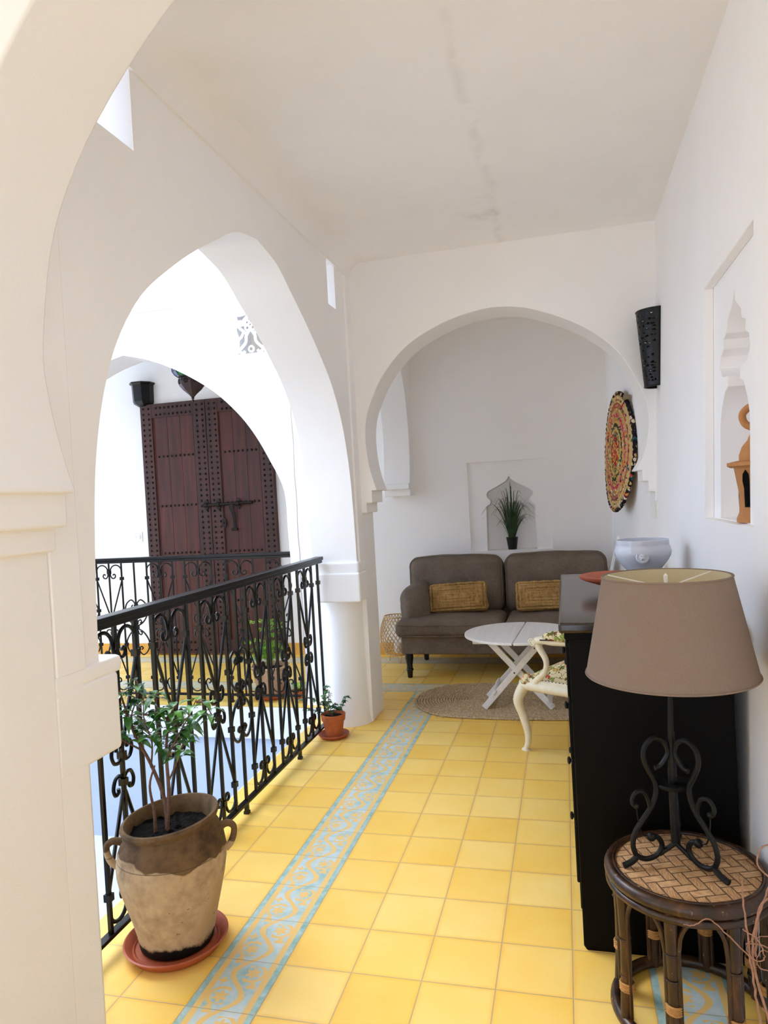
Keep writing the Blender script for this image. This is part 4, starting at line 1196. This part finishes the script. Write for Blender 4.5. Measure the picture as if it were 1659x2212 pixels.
# ------------------------------------------------------------ folding table
TX, TY, TZ = 0.735, 2.70, 0.462
t = thing('folding_table', 'round white folding table with crossed legs on the jute rug', 'table', (TX, TY, 0))
def disc_half(s):
    R = 0.33; pts = []
    a0, a1 = (PI / 2, 3 * PI / 2) if s < 0 else (-PI / 2, PI / 2)
    for i in range(41):
        a = a0 + (a1 - a0) * i / 40
        pts.append((R * math.cos(a) + (0.0035 * s), R * math.sin(a)))
    m = plate(pts, [], 0.016)
    M = Matrix.Translation((TX, TY, TZ - 0.016)) @ Matrix.Rotation(-0.06, 4, 'Z')
    m.xf(M).build('tabletop', 'white_wood', t, bev=0.004)
disc_half(-1); disc_half(1)
def beam(p, q, w, h, up=(0, 1, 0)):
    p, q = Vector(p), Vector(q); d = (q - p).normalized(); s = Vector(up); s = (s - d * s.dot(d)).normalized(); n = d.cross(s)
    m = MB(); vs = []
    for c_ in (p, q):
        for a, b in ((-1, -1), (1, -1), (1, 1), (-1, 1)): vs.append(c_ + s * a * w / 2 + n * b * h / 2)
    return m.add(vs, [(0, 3, 2, 1), (4, 5, 6, 7), (0, 1, 5, 4), (1, 2, 6, 5), (2, 3, 7, 6), (3, 0, 4, 7)])
zt = TZ - 0.045
for yy, off in ((2.60, 0), (2.84, 1)):
    beam((0.510, yy, 0.022), (0.86, yy, zt), 0.018, 0.036).build('leg', 'white_wood', t, bev=0.003)
for yy in (2.622, 2.862):
    beam((0.915, yy, 0.022), (0.56, yy, zt), 0.018, 0.036).build('leg', 'white_wood', t, bev=0.003)
for yy in (2.60, 2.85):
    MB().box(0.46, 1.01, yy - 0.012, yy + 0.012, TZ - 0.052, TZ - 0.016).build('top_rail', 'white_wood', t, bev=0.004)
beam((0.535, 2.59, 0.045), (0.535, 2.87, 0.045), 0.035, 0.016, (0.6, 0, 0.75)).build('stretcher', 'white_wood', t, bev=0.003)
beam((0.575, 2.58, 0.12), (0.575, 2.86, 0.12), 0.035, 0.016, (0.6, 0, 0.75)).build('stretcher', 'white_wood', t, bev=0.003)
beam((0.895, 2.60, 0.055), (0.895, 2.88, 0.055), 0.035, 0.016, (-0.6, 0, 0.75)).build('stretcher', 'white_wood', t, bev=0.003)
for p in ((0.700, 2.588, 0.238), (0.825, 2.588, 0.385)):
    MB().tube([(p[0], p[1] - 0.004, p[2]), (p[0], p[1] + 0.05, p[2])], 0.004, 8).build('pivot_bolt', 'dark_iron', t)

# jute rug
def rug():
    m = MB(); cx, cy = 0.675, 2.82; R_ = random.Random(4)
    K = 21
    for k in range(K):
        q = 1 - k / K
        a_, b_ = 0.375 * q, 0.375 * q
        L = 0.25
        pts = []
        n = 96
        for i in range(n):
            an = 2 * PI * i / n
            x = math.cos(an) * a_ + (L if math.cos(an) > 0 else -L) * min(1, abs(math.cos(an)) * 3)
            y = math.sin(an) * b_
            pts.append((cx + x + R_.uniform(-.001, .001), cy + y + R_.uniform(-.001, .001), 0.0075 + 0.0018 * math.sin(i * 1.9 + k)))
        m.tube(pts, 0.0080, 6, closed=True)
    m.v = [(v[0], v[1], max(0.0005, v[2])) for v in m.v]
    o = m.build('braided_coil', 'rug_jute', sm=60)
    fr = MB()
    for k in range(26):
        a = R_.uniform(PI * 0.95, 2 * PI * 0.99)
        x = cx + math.cos(a) * 0.37 + (0.25 if math.cos(a) > 0 else -0.25) * min(1, abs(math.cos(a)) * 3); y = cy + math.sin(a) * 0.372
        l = R_.uniform(.02, .06); d = a + R_.uniform(-.9, .9)
        fr.tube(catmull([(x, y, .006), (x + l * .5 * math.cos(d), y + l * .5 * math.sin(d), .008), (x + l * math.cos(d + .6), y + l * math.sin(d + .6), .002)], 4), 0.0012, 4)
    t = thing('jute_rug', 'oval braided jute rug with frayed ends under the white folding table', 'rug', (cx, cy, 0))
    par(o, t); fr.build('frayed_ends', 'rug_jute', t)
rug()

# ------------------------------------------------------------ armchair (faces the table)
def armchair():
    F = Vector((-0.85, 0.53, 0)).normalized(); Rt = Vector((F.y, -F.x, 0))     # forward, right-hand side when seated
    foot = Vector((0.79, 1.965, 0))
    side = -Rt if False else Vector((-F.y, F.x, 0))                           # towards the chair's left
    # the visible front leg is the near one; the chair extends away along 'dirn'
    near = Vector((0.53, 0.85, 0)).normalized()
    C = foot + near * 0.27 - F * 0.26
    t = thing('armchair', 'cream carved armchair with floral tapestry seat and brass nailheads', 'armchair', (C.x, C.y, 0))
    def P(f_, s_, z): return C + F * f_ + near * s_ + Vector((0, 0, z))       # s_<0 is the near side
    def leg(f_, s_, fo, so):
        pts = catmull([P(f_ + 0.012, s_ + so * 0.0, 0.325), P(f_ + 0.035, s_ - so * 0.02, 0.26), P(f_ + 0.02 , s_ - so * 0.005, 0.18), P(f_ + 0.0, s_, 0.10), P(f_ + 0.0, s_, 0.045), P(f_ + 0.012, s_, 0.015), P(f_ + 0.015, s_, 0.0)], 5)
        n = len(pts)
        rr = []
        for i in range(n):
            q = i / (n - 1)
            rr.append(0.017 * (1 - q) ** 1.5 + 0.0125 + 0.012 * math.exp(-((q - 0.95) / 0.06) ** 2))
        MB().tube(pts, rr, 10).build('leg', 'cream_paint', t)
    leg(0.25, -0.262, 1, 1); leg(0.25, 0.262, 1, -1); leg(-0.17, -0.22, -1, 1); leg(-0.17, 0.22, -1, -1)
    # curved seat rail
    ring = [(0.27, -0.25), (0.285, -0.12), (0.295, 0.0), (0.285, 0.12), (0.27, 0.25), (0.12, 0.262), (-0.05, 0.245), (-0.18, 0.215), (-0.2, 0.0), (-0.18, -0.215), (-0.05, -0.245), (0.12, -0.262)]
    rp = catmull([P(a, b, 0.325 - 0.012 * math.cos(b * 12)) for a, b in ring], 5, closed=True)
    m = MB().tube(rp, 0.026, 10, closed=True).tube([p + Vector((0, 0, 0.025)) for p in rp], 0.014, 8, closed=True)
    m.build('seat_rail', 'cream_paint', t)
    # seat pad
    vs = []; fs = []; N = 12; rp2 = catmull([Vector((a, b, 0)) for a, b in ring], 4, closed=True); M = len(rp2)
    for j in range(N + 1):
        q = j / N
        for p in rp2:
            z = 0.352 + 0.085 * (1 - q ** 3.2)
            vs.append(P(p.x * q * 0.97 + 0.0, p.y * q * 0.97, z))
    for j in range(N):
        for i in range(M):
            k = (i + 1) % M; fs.append((j * M + i, j * M + k, j * M + M + k, j * M + M + i))
    MB().add(vs, fs).build('seat', 'tapestry', t)
    nails = MB()
    for i in range(110):
        fi = i / 110 * len(rp); p = rp[int(fi) % len(rp)].lerp(rp[(int(fi) + 1) % len(rp)], fi - int(fi))
        c_ = C + Vector((0, 0, p.z)); out = (p - c_).normalized()
        nails.ball(p + Vector((0, 0, 0.036)) + out * 0.004, 0.0042, 4)
    nails.build('nailhead_trim', 'nail_brass', t)
    for s in (-1, 1):
        sup = catmull([P(0.185, s * 0.262, 0.325), P(0.175, s * 0.270, 0.37), P(0.120, s * 0.278, 0.42), P(0.105, s * 0.283, 0.48), P(0.135, s * 0.286, 0.535), P(0.150, s * 0.288, 0.568)], 6)
        n = len(sup)
        MB().tube(sup, [0.021 - 0.007 * math.sin(PI * i / (n - 1)) for i in range(n)], 10).build('arm_support', 'cream_paint', t)
        armp = catmull([P(0.165, s * 0.288, 0.566), P(0.12, s * 0.290, 0.583), P(0.05, s * 0.285, 0.580), P(-0.08, s * 0.265, 0.590), P(-0.20, s * 0.235, 0.63)], 6)
        n = len(armp)
        m = MB().tube(armp, [0.022 - 0.006 * (i / n) for i in range(n)], 10)
        sc_ = [Vector(p) for p in [P(0.165 + 0.022 * math.cos(a) * (1 - a / 14), s * 0.308, 0.568 + 0.022 * math.sin(a) * (1 - a / 14)) for a in [k * 0.5 for k in range(22)]]]
        m.tube(sc_, 0.0035, 5)
        m.build('armrest', 'cream_paint', t)
        pad = catmull([P(0.11, s * 0.290, 0.600), P(0.04, s * 0.285, 0.607), P(-0.04, s * 0.272, 0.610), P(-0.11, s * 0.258, 0.615)], 6)
        n = len(pad)
        MB().tube(pad, [0.008 + 0.022 * math.sin(PI * min(1, max(0, i / (n - 1)))) ** 0.5 for i in range(n)], 12).build('arm_pad', 'tapestry', t)
        nl_ = MB()
        for i in range(0, 30):
            p = pad[0].lerp(pad[-1], i / 29) + Vector((0, 0, -0.012)) + near * s * 0.026
            nl_.ball(p, 0.004, 4)
        nl_.build('nailhead_trim', 'nail_brass', t)
    # carved knee and upholstered front corner
    MB().ball(P(0.262, -0.262, 0.325), 0.027, 8, (1, 1, 1.2)).build('carved_knee', 'cream_paint', t)
    MB().ball(P(0.240, -0.255, 0.360), 0.036, 8, (1, 1, 0.95)).build('front_bolster', 'tapestry', t)
    # back frame, behind the cabinet
    bk = catmull([P(-0.19, -0.20, 0.33), P(-0.215, -0.235, 0.55), P(-0.25, -0.23, 0.78), P(-0.27, -0.12, 0.92), P(-0.275, 0, 0.95), P(-0.27, 0.12, 0.92), P(-0.25, 0.23, 0.78), P(-0.215, 0.235, 0.55), P(-0.19, 0.20, 0.33)], 6)
    MB().tube(bk, 0.02, 10).build('back_frame', 'cream_paint', t)
    m = MB().rbox(-0.03, 0.03, -0.20, 0.20, -0.19, 0.19, 0.03, 12, (0.02, 0, 0))
    Mx = Matrix.Translation(P(-0.235, 0, 0.70)) @ Matrix(((F.x, near.x, 0, 0), (F.y, near.y, 0, 0), (0, 0, 1, 0), (0, 0, 0, 1))) @ Matrix.Rotation(-0.12, 4, 'Y')
    m.xf(Mx).build('backrest', 'tapestry', t)
armchair()

# ------------------------------------------------------------ cabinet
CX0, CX1, CY0, CY1, CZ = 1.032, 1.455, 0.405, 1.555, 0.94
t = thing('chest_of_drawers', 'near-black wooden chest of drawers along the right wall with polished top', 'chest of drawers', ((CX0 + CX1) / 2, (CY0 + CY1) / 2, 0))
sd = plate([(CX0, 0.012), (CX0 + 0.008, 0.0), (CX1, 0.0), (CX1, CZ - 0.03), (CX0, CZ - 0.03)], [], 0.024)
MB().join(sd).xf(m_xz(CY0)).build('side_panel', 'dark_wood', t, bev=0.003)
plate([(CX0, 0.0), (CX1, 0.0), (CX1, CZ - 0.03), (CX0, CZ - 0.03)], [], 0.024).xf(m_xz(CY1 - 0.024)).build('side_panel', 'dark_wood', t, bev=0.003)
MB().box(CX1 - 0.012, CX1, CY0 + 0.024, CY1 - 0.024, 0.10, CZ - 0.03).build('back_panel', 'dark_wood', t, sm=0)
MB().box(CX0 + 0.01, CX1 - 0.012, CY0 + 0.024, CY1 - 0.024, 0.14, 0.17).build('bottom_panel', 'dark_wood', t, sm=0)
MB().rbox(CX0 - 0.026, CX1 + 0.012, CY0 - 0.012, CY1 + 0.015, CZ - 0.032, CZ - 0.001, 0.009, 12).build('top', 'polished_top', t, sm=60)
MB().box(CX0 - 0.012, CX1, CY0 - 0.004, CY1 + 0.004, CZ - 0.05, CZ - 0.030).build('moulding', 'dark_wood', t, bev=0.004)
zs = [0.17, 0.35, 0.53, 0.71, CZ - 0.055]
for i in range(4):
    d = MB().rbox(CX0 - 0.010, CX0 + 0.012, CY0 + 0.03, CY1 - 0.03, zs[i] + 0.006, zs[i + 1] - 0.006, 0.005, 8)
    if i == 0: d.rbox(CX0 - 0.003, CX0 + 0.01, CY0 + 0.03, CY1 - 0.03, 0.1, zs[0], 0.003, 8)
    do = d.build('drawer', 'dark_wood', t, sm=50)
    zc = (zs[i] + zs[i + 1]) / 2
    for yy in (CY0 + 0.28, CY1 - 0.28):
        k = MB().lathe([(0.006, 0.0), (0.006, 0.003), (0.012, 0.006), (0.012, 0.011), (0.006, 0.014)], n=16)
        k.v = [(CX0 - 0.010 - v[2], yy + v[1], zc + v[0]) for v in k.v]
        k.build('knob', 'dark_iron', do)

# things on the cabinet
TU = (1.335, 1.365)
t = thing('porcelain_tureen', 'white porcelain bowl with a lion-head medallion standing on the dark chest', 'bowl', (TU[0], TU[1], CZ))
MB().lathe([(0.062, CZ), (0.064, CZ + 0.012), (0.056, CZ + 0.02), (0.066, CZ + 0.035), (0.092, CZ + 0.065), (0.107, CZ + 0.092), (0.110, CZ + 0.108), (0.106, CZ + 0.125), (0.1015, CZ + 0.134), (0.102, CZ + 0.137), (0.101, CZ + 0.155), (0.097, CZ + 0.156), (0.096, CZ + 0.135), (0.103, CZ + 0.108), (0.09, CZ + 0.07), (0.05, CZ + 0.03), (1e-4, CZ + 0.026)], (TU[0], TU[1], 0), 64).build('bowl', 'porcelain', t, sm=60)
mc = Vector((TU[0] - 0.012, TU[1] - 0.104, CZ + 0.091))
m = MB()
q = MB().lathe([(0.024, 0), (0.0245, 0.004), (0.021, 0.007), (0.018, 0.004), (0.014, 0.004), (1e-4, 0.005)], n=28)
q.v = [(v[0], -v[2], v[1]) for v in q.v]
m.join(q)
m.ball((0, -0.006, 0.001), 0.0125, 8, (1, .6, 1.05)); m.ball((0, -0.014, -0.004), 0.0045, 6, (1, .8, 1.3)); m.ball((-0.0055, -0.012, 0.004), 0.0035, 6, (1.2, .7, .7)); m.ball((0.0055, -0.012, 0.004), 0.0035, 6, (1.2, .7, .7))
m.ball((-0.005, -0.012, -0.009), 0.004, 6); m.ball((0.005, -0.012, -0.009), 0.004, 6)
m.xf(Matrix.Translation(mc) @ Matrix.Rotation(-0.30, 4, 'X')).build('lion_medallion', 'porcelain', t)
m = MB().box(-0.006, 0.006, -0.002, 0.002, 0, 0.17)
st = m.xf(Matrix.Translation((1.212, 1.47, CZ)) @ Matrix.Rotation(0.25, 4, 'Y')).build('white_stick', 'white_plastic', bev=0.001)
tag(recenter(st), 'slim white stick leaning against the left side of the porcelain bowl', 'stick')
DC = (1.212, 1.00)
t = thing('terracotta_dish', 'wide reddish terracotta dish on the chest, half hidden by the lampshade', 'dish', (DC[0], DC[1], CZ))
MB().lathe([(0.040, CZ), (0.042, CZ + 0.006), (0.035, CZ + 0.012), (0.075, CZ + 0.028), (0.118, CZ + 0.042), (0.132, CZ + 0.050), (0.135, CZ + 0.058), (0.128, CZ + 0.060), (0.09, CZ + 0.045), (0.04, CZ + 0.03), (1e-4, CZ + 0.026)], (DC[0], DC[1], 0), 56).build('dish_body', 'terracotta_red', t, sm=50)

# ------------------------------------------------------------ rattan stool
SX, SY, SZ = 1.2865, 0.195, 0.372
t = thing('rattan_stool', 'round dark cane stool with woven bamboo top in the right foreground', 'stool', (SX, SY, 0))
o = MB().lathe([(1e-4, SZ - 0.012), (0.168, SZ - 0.012), (0.172, SZ - 0.004), (0.165, SZ), (1e-4, SZ + 0.0015)], (SX, SY, 0), 64, cap=False).build('woven_top', 'bamboo_weave', t, sm=50)
def ring_pts(r, z, n=56, w=0.0): return [(SX + r * math.cos(2 * PI * i / n), SY + r * math.sin(2 * PI * i / n), z + w * math.sin(6 * PI * i / n)) for i in range(n)]
MB().tube(ring_pts(0.178, SZ - 0.012), 0.0165, 12, closed=True).build('rim', 'dark_cane', t)
MB().tube(ring_pts(0.183, SZ - 0.036), 0.010, 10, closed=True).build('rim', 'dark_cane', t)
MB().tube(ring_pts(0.170, SZ + 0.002), 0.0045, 8, closed=True).build('rim', 'dark_cane', t)
MB().tube(ring_pts(0.180, 0.018), 0.015, 12, closed=True).build('bottom_ring', 'dark_cane', t)
for k in range(8):
    a = PI / 8 + k * PI / 4 + 0.03
    c_, s_ = math.cos(a), math.sin(a)
    lg = MB().tube([(SX + r * c_, SY + r * s_, z) for r, z in ((0.178, 0.01), (0.172, 0.12), (0.170, 0.20), (0.174, 0.36))], [0.0145, 0.0135, 0.0135, 0.0145], 12)
    for z in (0.07 + 0.06 * (k % 3), 0.22 + 0.03 * (k % 2)):
        lg.tube([(SX + 0.172 * c_ + 0.0142 * math.cos(q * PI / 6), SY + 0.172 * s_ + 0.0142 * math.sin(q * PI / 6), z) for q in range(12)], 0.002, 5, closed=True)
    lo = lg.build('leg', 'dark_cane', t)
    zb_ = 0.115 if k % 2 else 0.095
    bd = MB()
    for j in range(4):
        bd.tube([(SX + 0.1735 * c_ + 0.0165 * math.cos(q * PI / 6) - 0.003 * c_, SY + 0.1735 * s_ + 0.0165 * math.sin(q * PI / 6) - 0.003 * s_, zb_ + j * 0.0055 + 0.001 * math.sin(q)) for q in range(12)], 0.0030, 6, closed=True)
    bd.build('binding', 'rattan_binding', lo)
    a2 = a + PI / 4
    pts = []
    for i in range(25):
        q = i / 24; aa = a + 0.085 + (PI / 4 - 0.17) * q
        e = abs(2 * q - 1)
        z = 0.335 - 0.0 - 0.085 * (1 - math.sqrt(max(0, 1 - e ** 2.4)))
        pts.append((SX + 0.172 * math.cos(aa), SY + 0.172 * math.sin(aa), z))
    p0 = (pts[0][0], pts[0][1], 0.03); p1 = (pts[-1][0], pts[-1][1], 0.03)
    MB().tube([p0] + [(pts[0][0], pts[0][1], 0.12), (pts[0][0], pts[0][1], 0.2)] + pts + [(pts[-1][0], pts[-1][1], 0.2), (pts[-1][0], pts[-1][1], 0.12), p1], 0.0055, 8).build('bent_cane', 'dark_cane', t)

# ------------------------------------------------------------ table lamp
LX, LY = 1.266, 0.205
t = thing('table_lamp', 'table lamp with brown fabric shade and scrolled black iron tripod on the cane stool', 'lamp', (LX, LY, SZ + 0.002))
SH = (1.2705, 0.188)
zb_, zt_ = 0.850, 1.092
rb, rt = 0.1985, 0.149
MB().lathe([(rb, zb_), (rt, zt_), (rt - 0.0035, zt_), (rb - 0.0035, zb_), (rb, zb_)], (SH[0], SH[1], 0), 96, cap=False).build('lamp_shade', 'shade_fabric', t, sm=60)
MB().lathe([(rb - 0.0042, zb_ + 0.001), (rt - 0.0042, zt_ - 0.001)], (SH[0], SH[1], 0), 96, cap=False).build('shade_lining', 'shade_lining', t, sm=60)
for r, z in ((rb + 0.0003, zb_ + 0.002), (rt + 0.0003, zt_ - 0.001)):
    MB().tube([(SH[0] + r * math.cos(2 * PI * i / 96), SH[1] + r * math.sin(2 * PI * i / 96), z) for i in range(96)], 0.0024, 6, closed=True).build('shade_trim', 'shade_fabric', t)
sp = MB()
for k in range(3):
    a = -PI / 2 + 0.1 + k * 2 * PI / 3
    sp.tube([(SH[0], SH[1], zt_ - 0.03), (SH[0] + (rt - 0.003) * math.cos(a), SH[1] + (rt - 0.003) * math.sin(a), zt_ - 0.003)], 0.0018, 6)
sp.lathe([(0.004, -0.035), (0.012, -0.03), (0.004, -0.025), (0.005, 0.0), (1e-4, 0.006)], (SH[0], SH[1], zt_), 12)
sp.build('shade_carrier', 'white_plastic', t)
MB().lathe([(0.018, 0.84), (0.018, 0.90), (0.012, 0.91)], (SH[0], SH[1], 0), 20).join(MB().ball((SH[0], SH[1], 0.955), 0.03, 10, (1, 1, 1.3))).build('bulb', 'white_plastic', t)
MB().tube([(LX, LY, 0.425), (LX, LY, 0.60), (LX + 0.001, LY, 0.69), (SH[0], SH[1], 0.90), (SH[0], SH[1], zt_ - 0.03)], [0.011, 0.011, 0.0075, 0.0045, 0.003], 10).build('stem', 'dark_iron', t)
MB().lathe([(0.012, 0.564), (0.040, 0.566), (0.043, 0.572), (0.039, 0.576), (0.012, 0.572)], (LX, LY, 0), 32).build('disc', 'dark_iron', t)
for a in (math.radians(-161), math.radians(-41), math.radians(79)):
    dx, dy = math.cos(a), math.sin(a)
    T0 = SZ + 0.001
    def Q(r, z):
        k = min(1.0, max(0.0, (z - 0.40) / 0.2))
        return (LX + dx * r * (1 - 0.15 * k), LY + dy * r * (1 - 0.15 * k), z if z < 0.39 else 0.39 + (z - 0.39) * 0.87)
    main = catmull([Q(0.040, 0.655), Q(0.030, 0.635), Q(0.052, 0.640), Q(0.046, 0.672), Q(0.014, 0.690)], 1)
    path = [Q(0.052, 0.648), Q(0.040, 0.650), Q(0.026, 0.662), Q(0.010, 0.690), Q(0.022, 0.722), Q(0.052, 0.732), Q(0.078, 0.712), Q(0.084, 0.678), Q(0.070, 0.640), Q(0.052, 0.604), Q(0.052, 0.570), Q(0.066, 0.535), Q(0.090, 0.500),
            Q(0.108, 0.468), Q(0.112, 0.432), Q(0.100, 0.402), Q(0.075, 0.390), Q(0.048, 0.400), Q(0.036, 0.424), Q(0.046, 0.448), Q(0.064, 0.452)]
    P = catmull(path, 5); n = len(P)
    lo = MB().tube(P, [0.0065] * n, 8).ball(P[-1], 0.011, 8).build('leg', 'dark_iron', t)
    MB().tube(catmull([Q(0.100, 0.400), Q(0.112, 0.388), Q(0.128, T0 + 0.008), Q(0.136, T0 + 0.006)], 4), [0.0075] * 13, 8).build('foot', 'dark_iron', lo)
    MB().tube(catmull([Q(0.068, 0.532), Q(0.074, 0.560), Q(0.088, 0.582), Q(0.108, 0.584), Q(0.120, 0.568), Q(0.118, 0.550), Q(0.108, 0.545)], 5), [0.0052] * 31, 8).ball(Q(0.108, 0.545), 0.008, 7).build('scroll', 'dark_iron', lo)
    MB().tube(catmull([Q(0.044, 0.400), Q(0.020, 0.415), Q(0.0, 0.428)], 4), [0.0060] * 9, 8).build('brace', 'dark_iron', lo)
    MB().tube(catmull([Q(0.108, 0.548), Q(0.100, 0.50), Q(0.088, 0.462), Q(0.07, 0.455)], 4), [0.0018] * 13, 5).build('hook_wire', 'dark_iron', lo)

# ------------------------------------------------------------ dried vine in the corner
t = thing('dried_vine', 'bundle of curly reddish dried twigs in front of the cane stool', 'twigs', (1.385, -0.10, 0))
R_ = random.Random(31)
VB = Vector((1.385, -0.10, 0))
for pts, r in (
    ([(0.012, 0, 0), (0.0, 0, 0.12), (-0.012, 0, 0.22), (-0.022, 0, 0.32), (-0.03, 0, 0.42), (-0.034, 0.0, 0.50)], 0.0050),
    ([(0.03, 0.0, 0), (0.02, 0.0, 0.15), (-0.01, 0.0, 0.28), (-0.018, 0.0, 0.38), (0.01, 0.01, 0.46), (0.03, 0.02, 0.50)], 0.0052),
    ([(-0.012, 0.01, 0.34), (0.0, 0.01, 0.44), (0.035, 0.0, 0.49), (0.0, 0.0, 0.53), (0.005, 0.0, 0.57), (0.04, 0, 0.58)], 0.0040),
    ([(-0.02, 0, 0.34), (-0.06, 0.0, 0.38), (-0.10, -0.01, 0.42), (-0.13, -0.01, 0.405), (-0.15, -0.01, 0.405)], 0.0026),
    ([(-0.03, 0, 0.37), (0.0, 0, 0.37), (0.03, 0, 0.35), (0.01, 0, 0.32), (-0.012, 0, 0.33), (0.0, 0, 0.36), (0.05, 0.01, 0.33)], 0.0024),
    ([(-0.035, 0, 0.40), (-0.01, -0.01, 0.385), (0.0, -0.01, 0.35), (-0.02, -0.01, 0.345), (-0.028, 0, 0.37), (0.01, 0, 0.39), (0.05, 0, 0.37)], 0.0022),
    ([(-0.005, 0, 0.24), (0.02, 0, 0.20), (0.04, 0, 0.15), (0.05, 0, 0.05)], 0.0030),
    ([(0.0, 0.01, 0.1), (0.03, 0.01, 0.2), (0.05, 0.01, 0.26), (0.03, 0.01, 0.30), (0.05, 0.01, 0.34)], 0.0026),
    ([(-0.0, 0.2, 0.55), (0.02, 0.25, 0.70), (0.07, 0.30, 0.80), (0.085, 0.31, 0.86), (0.07, 0.30, 0.88), (0.062, 0.29, 0.86)], 0.0016),
):
    P = catmull([VB + Vector(p) for p in pts], 7); n = len(P)
    P = [p + Vector((R_.uniform(-.0015, .0015), R_.uniform(-.0015, .0015), 0)) for p in P]
    if r < 0.002: continue
    MB().tube(P, [0.62 * r * (1 - 0.45 * i / n) for i in range(n)], 7).build('twig', 'vine_bark', t)

# ------------------------------------------------------------ braided mat on the alcove wall
def wall_mat():
    c0 = Vector((1.388, 3.29, 1.54))
    t = thing('braided_mat', 'round multicoloured braided mat hanging on the alcove wall right of the sofa', 'wall mat', (c0.x, c0.y, c0.z - 0.4))
    R = 0.40; K = 15
    m = MB()
    for k in range(K):
        r = R * (k + 0.5) / K; n = max(16, int(2 * PI * r / 0.012))
        m.tube([(r * math.cos(2 * PI * i / n), 0.006 * math.sin(i * 1.8 + k) * 0.35, r * math.sin(2 * PI * i / n)) for i in range(n)], [0.0135 + 0.0018 * math.sin(i * 2.3 + k * 2) for i in range(n)], 6, closed=True)
    # cup it a little, like a sagging mat
    m.v = [(x, y * 0.9 + 0.035 * (x * x) / (R * R) * (1 if x < 0 else .3) , z) for x, y, z in m.v]
    o = m.build('braided_disc', 'braided_rag', sm=70)
    # local x -> along the wall (towards +Y), local y -> away from the room
    e1 = Vector((-0.103, 0.80, 0)).normalized(); ez = Vector((-0.065, 0, -1)).normalized() * -1
    e2 = ez.cross(e1).normalized() * -1
    M = Matrix(((e1.x, e2.x, ez.x, c0.x), (e1.y, e2.y, ez.y, c0.y), (e1.z, e2.z, ez.z, c0.z), (0, 0, 0, 1)))
    o.parent = t; o.matrix_parent_inverse = INV[t.name]; o.matrix_basis = M
    kx = 1.505 - 0.0787 * (3.10 - 2.6)
    MB().lathe([(0.014, 0.0), (0.014, 0.03), (0.018, 0.035), (0.018, 0.045)], n=16).xf(Matrix.Translation((kx + 0.008, 3.03, 1.865)) @ Matrix.Rotation(-PI / 2, 4, 'Y')).build('wall_peg', 'knob_wood', t)
wall_mat()

# ------------------------------------------------------------ terracotta ornament in the right niche
def ornament():
    z0 = 1.190; cx, cy = 1.585, 0.605
    t = thing('terracotta_lantern', 'terracotta tower-shaped candle lantern with looped handle in the right wall niche', 'lantern', (cx, cy, z0))
    def sq(w, z): return [(cx + w * math.cos(PI / 8 + k * PI / 4 ), cy + w * math.sin(PI / 8 + k * PI / 4 ), z) for k in range(8)]
    def stack(levels):
        vs = []; fs = []
        for w_, z in levels: vs += sq(w_, z)
        for l in range(len(levels) - 1):
            for i in range(8):
                j = (i + 1) % 8; fs.append((l * 8 + i, l * 8 + j, l * 8 + 8 + j, l * 8 + 8 + i))
        fs.append(list(range(8))[::-1]); fs.append([(len(levels) - 1) * 8 + i for i in range(8)])
        return MB().add(vs, fs)
    stack([(0.060, z0), (0.060, z0 + 0.01), (0.052, z0 + 0.03), (0.050, z0 + 0.08), (0.062, z0 + 0.160)]).build('lantern_body', 'terracotta_ornament', t, sm=0)
    stack([(0.070, z0 + 0.160), (0.080, z0 + 0.165), (0.080, z0 + 0.175), (0.052, z0 + 0.180)]).build('ledge', 'terracotta_ornament', t, sm=0)
    MB().lathe([(0.046, z0 + 0.178), (0.046, z0 + 0.195), (0.037, z0 + 0.220), (0.022, z0 + 0.238), (0.016, z0 + 0.252), (0.012, z0 + 0.262)], (cx, cy, 0), 24).build('dome', 'terracotta_ornament', t)
    MB().tube(catmull([(cx, cy, z0 + 0.25), (cx, cy, z0 + 0.268), (cx - 0.022, cy + 0.02, z0 + 0.288), (cx - 0.026, cy + 0.022, z0 + 0.318), (cx, cy, z0 + 0.338), (cx + 0.026, cy - 0.022, z0 + 0.318), (cx + 0.022, cy - 0.02, z0 + 0.288), (cx, cy, z0 + 0.268)], 6), 0.0105, 10).build('loop_handle', 'terracotta_ornament', t)
    for k in (1, 3, 5, 7):
        a = k * PI / 4
        d = Vector((math.cos(a), math.sin(a), 0)); s_ = Vector((-d.y, d.x, 0))
        o = Vector((cx, cy, 0)) + d * 0.0535
        m = MB()
        vs = [o + s_ * u_ + Vector((0, 0, z0 + z)) + d * (0.002 if z > .1 else -0.001) for u_, z in [(-.007, .045), (.007, .045), (.007, .10), (.009, .12), (.008, .14), (0, .152), (-.008, .14), (-.009, .12), (-.007, .10)]]
        vs2 = [v + d * 0.0035 for v in vs]; n = len(vs)
        m.add(vs + vs2, [list(range(n)), list(range(n, 2 * n))] + [(i, (i + 1) % n, n + (i + 1) % n, n + i) for i in range(n)])
        m.build('slot', 'soil', t, sm=0)
ornament()
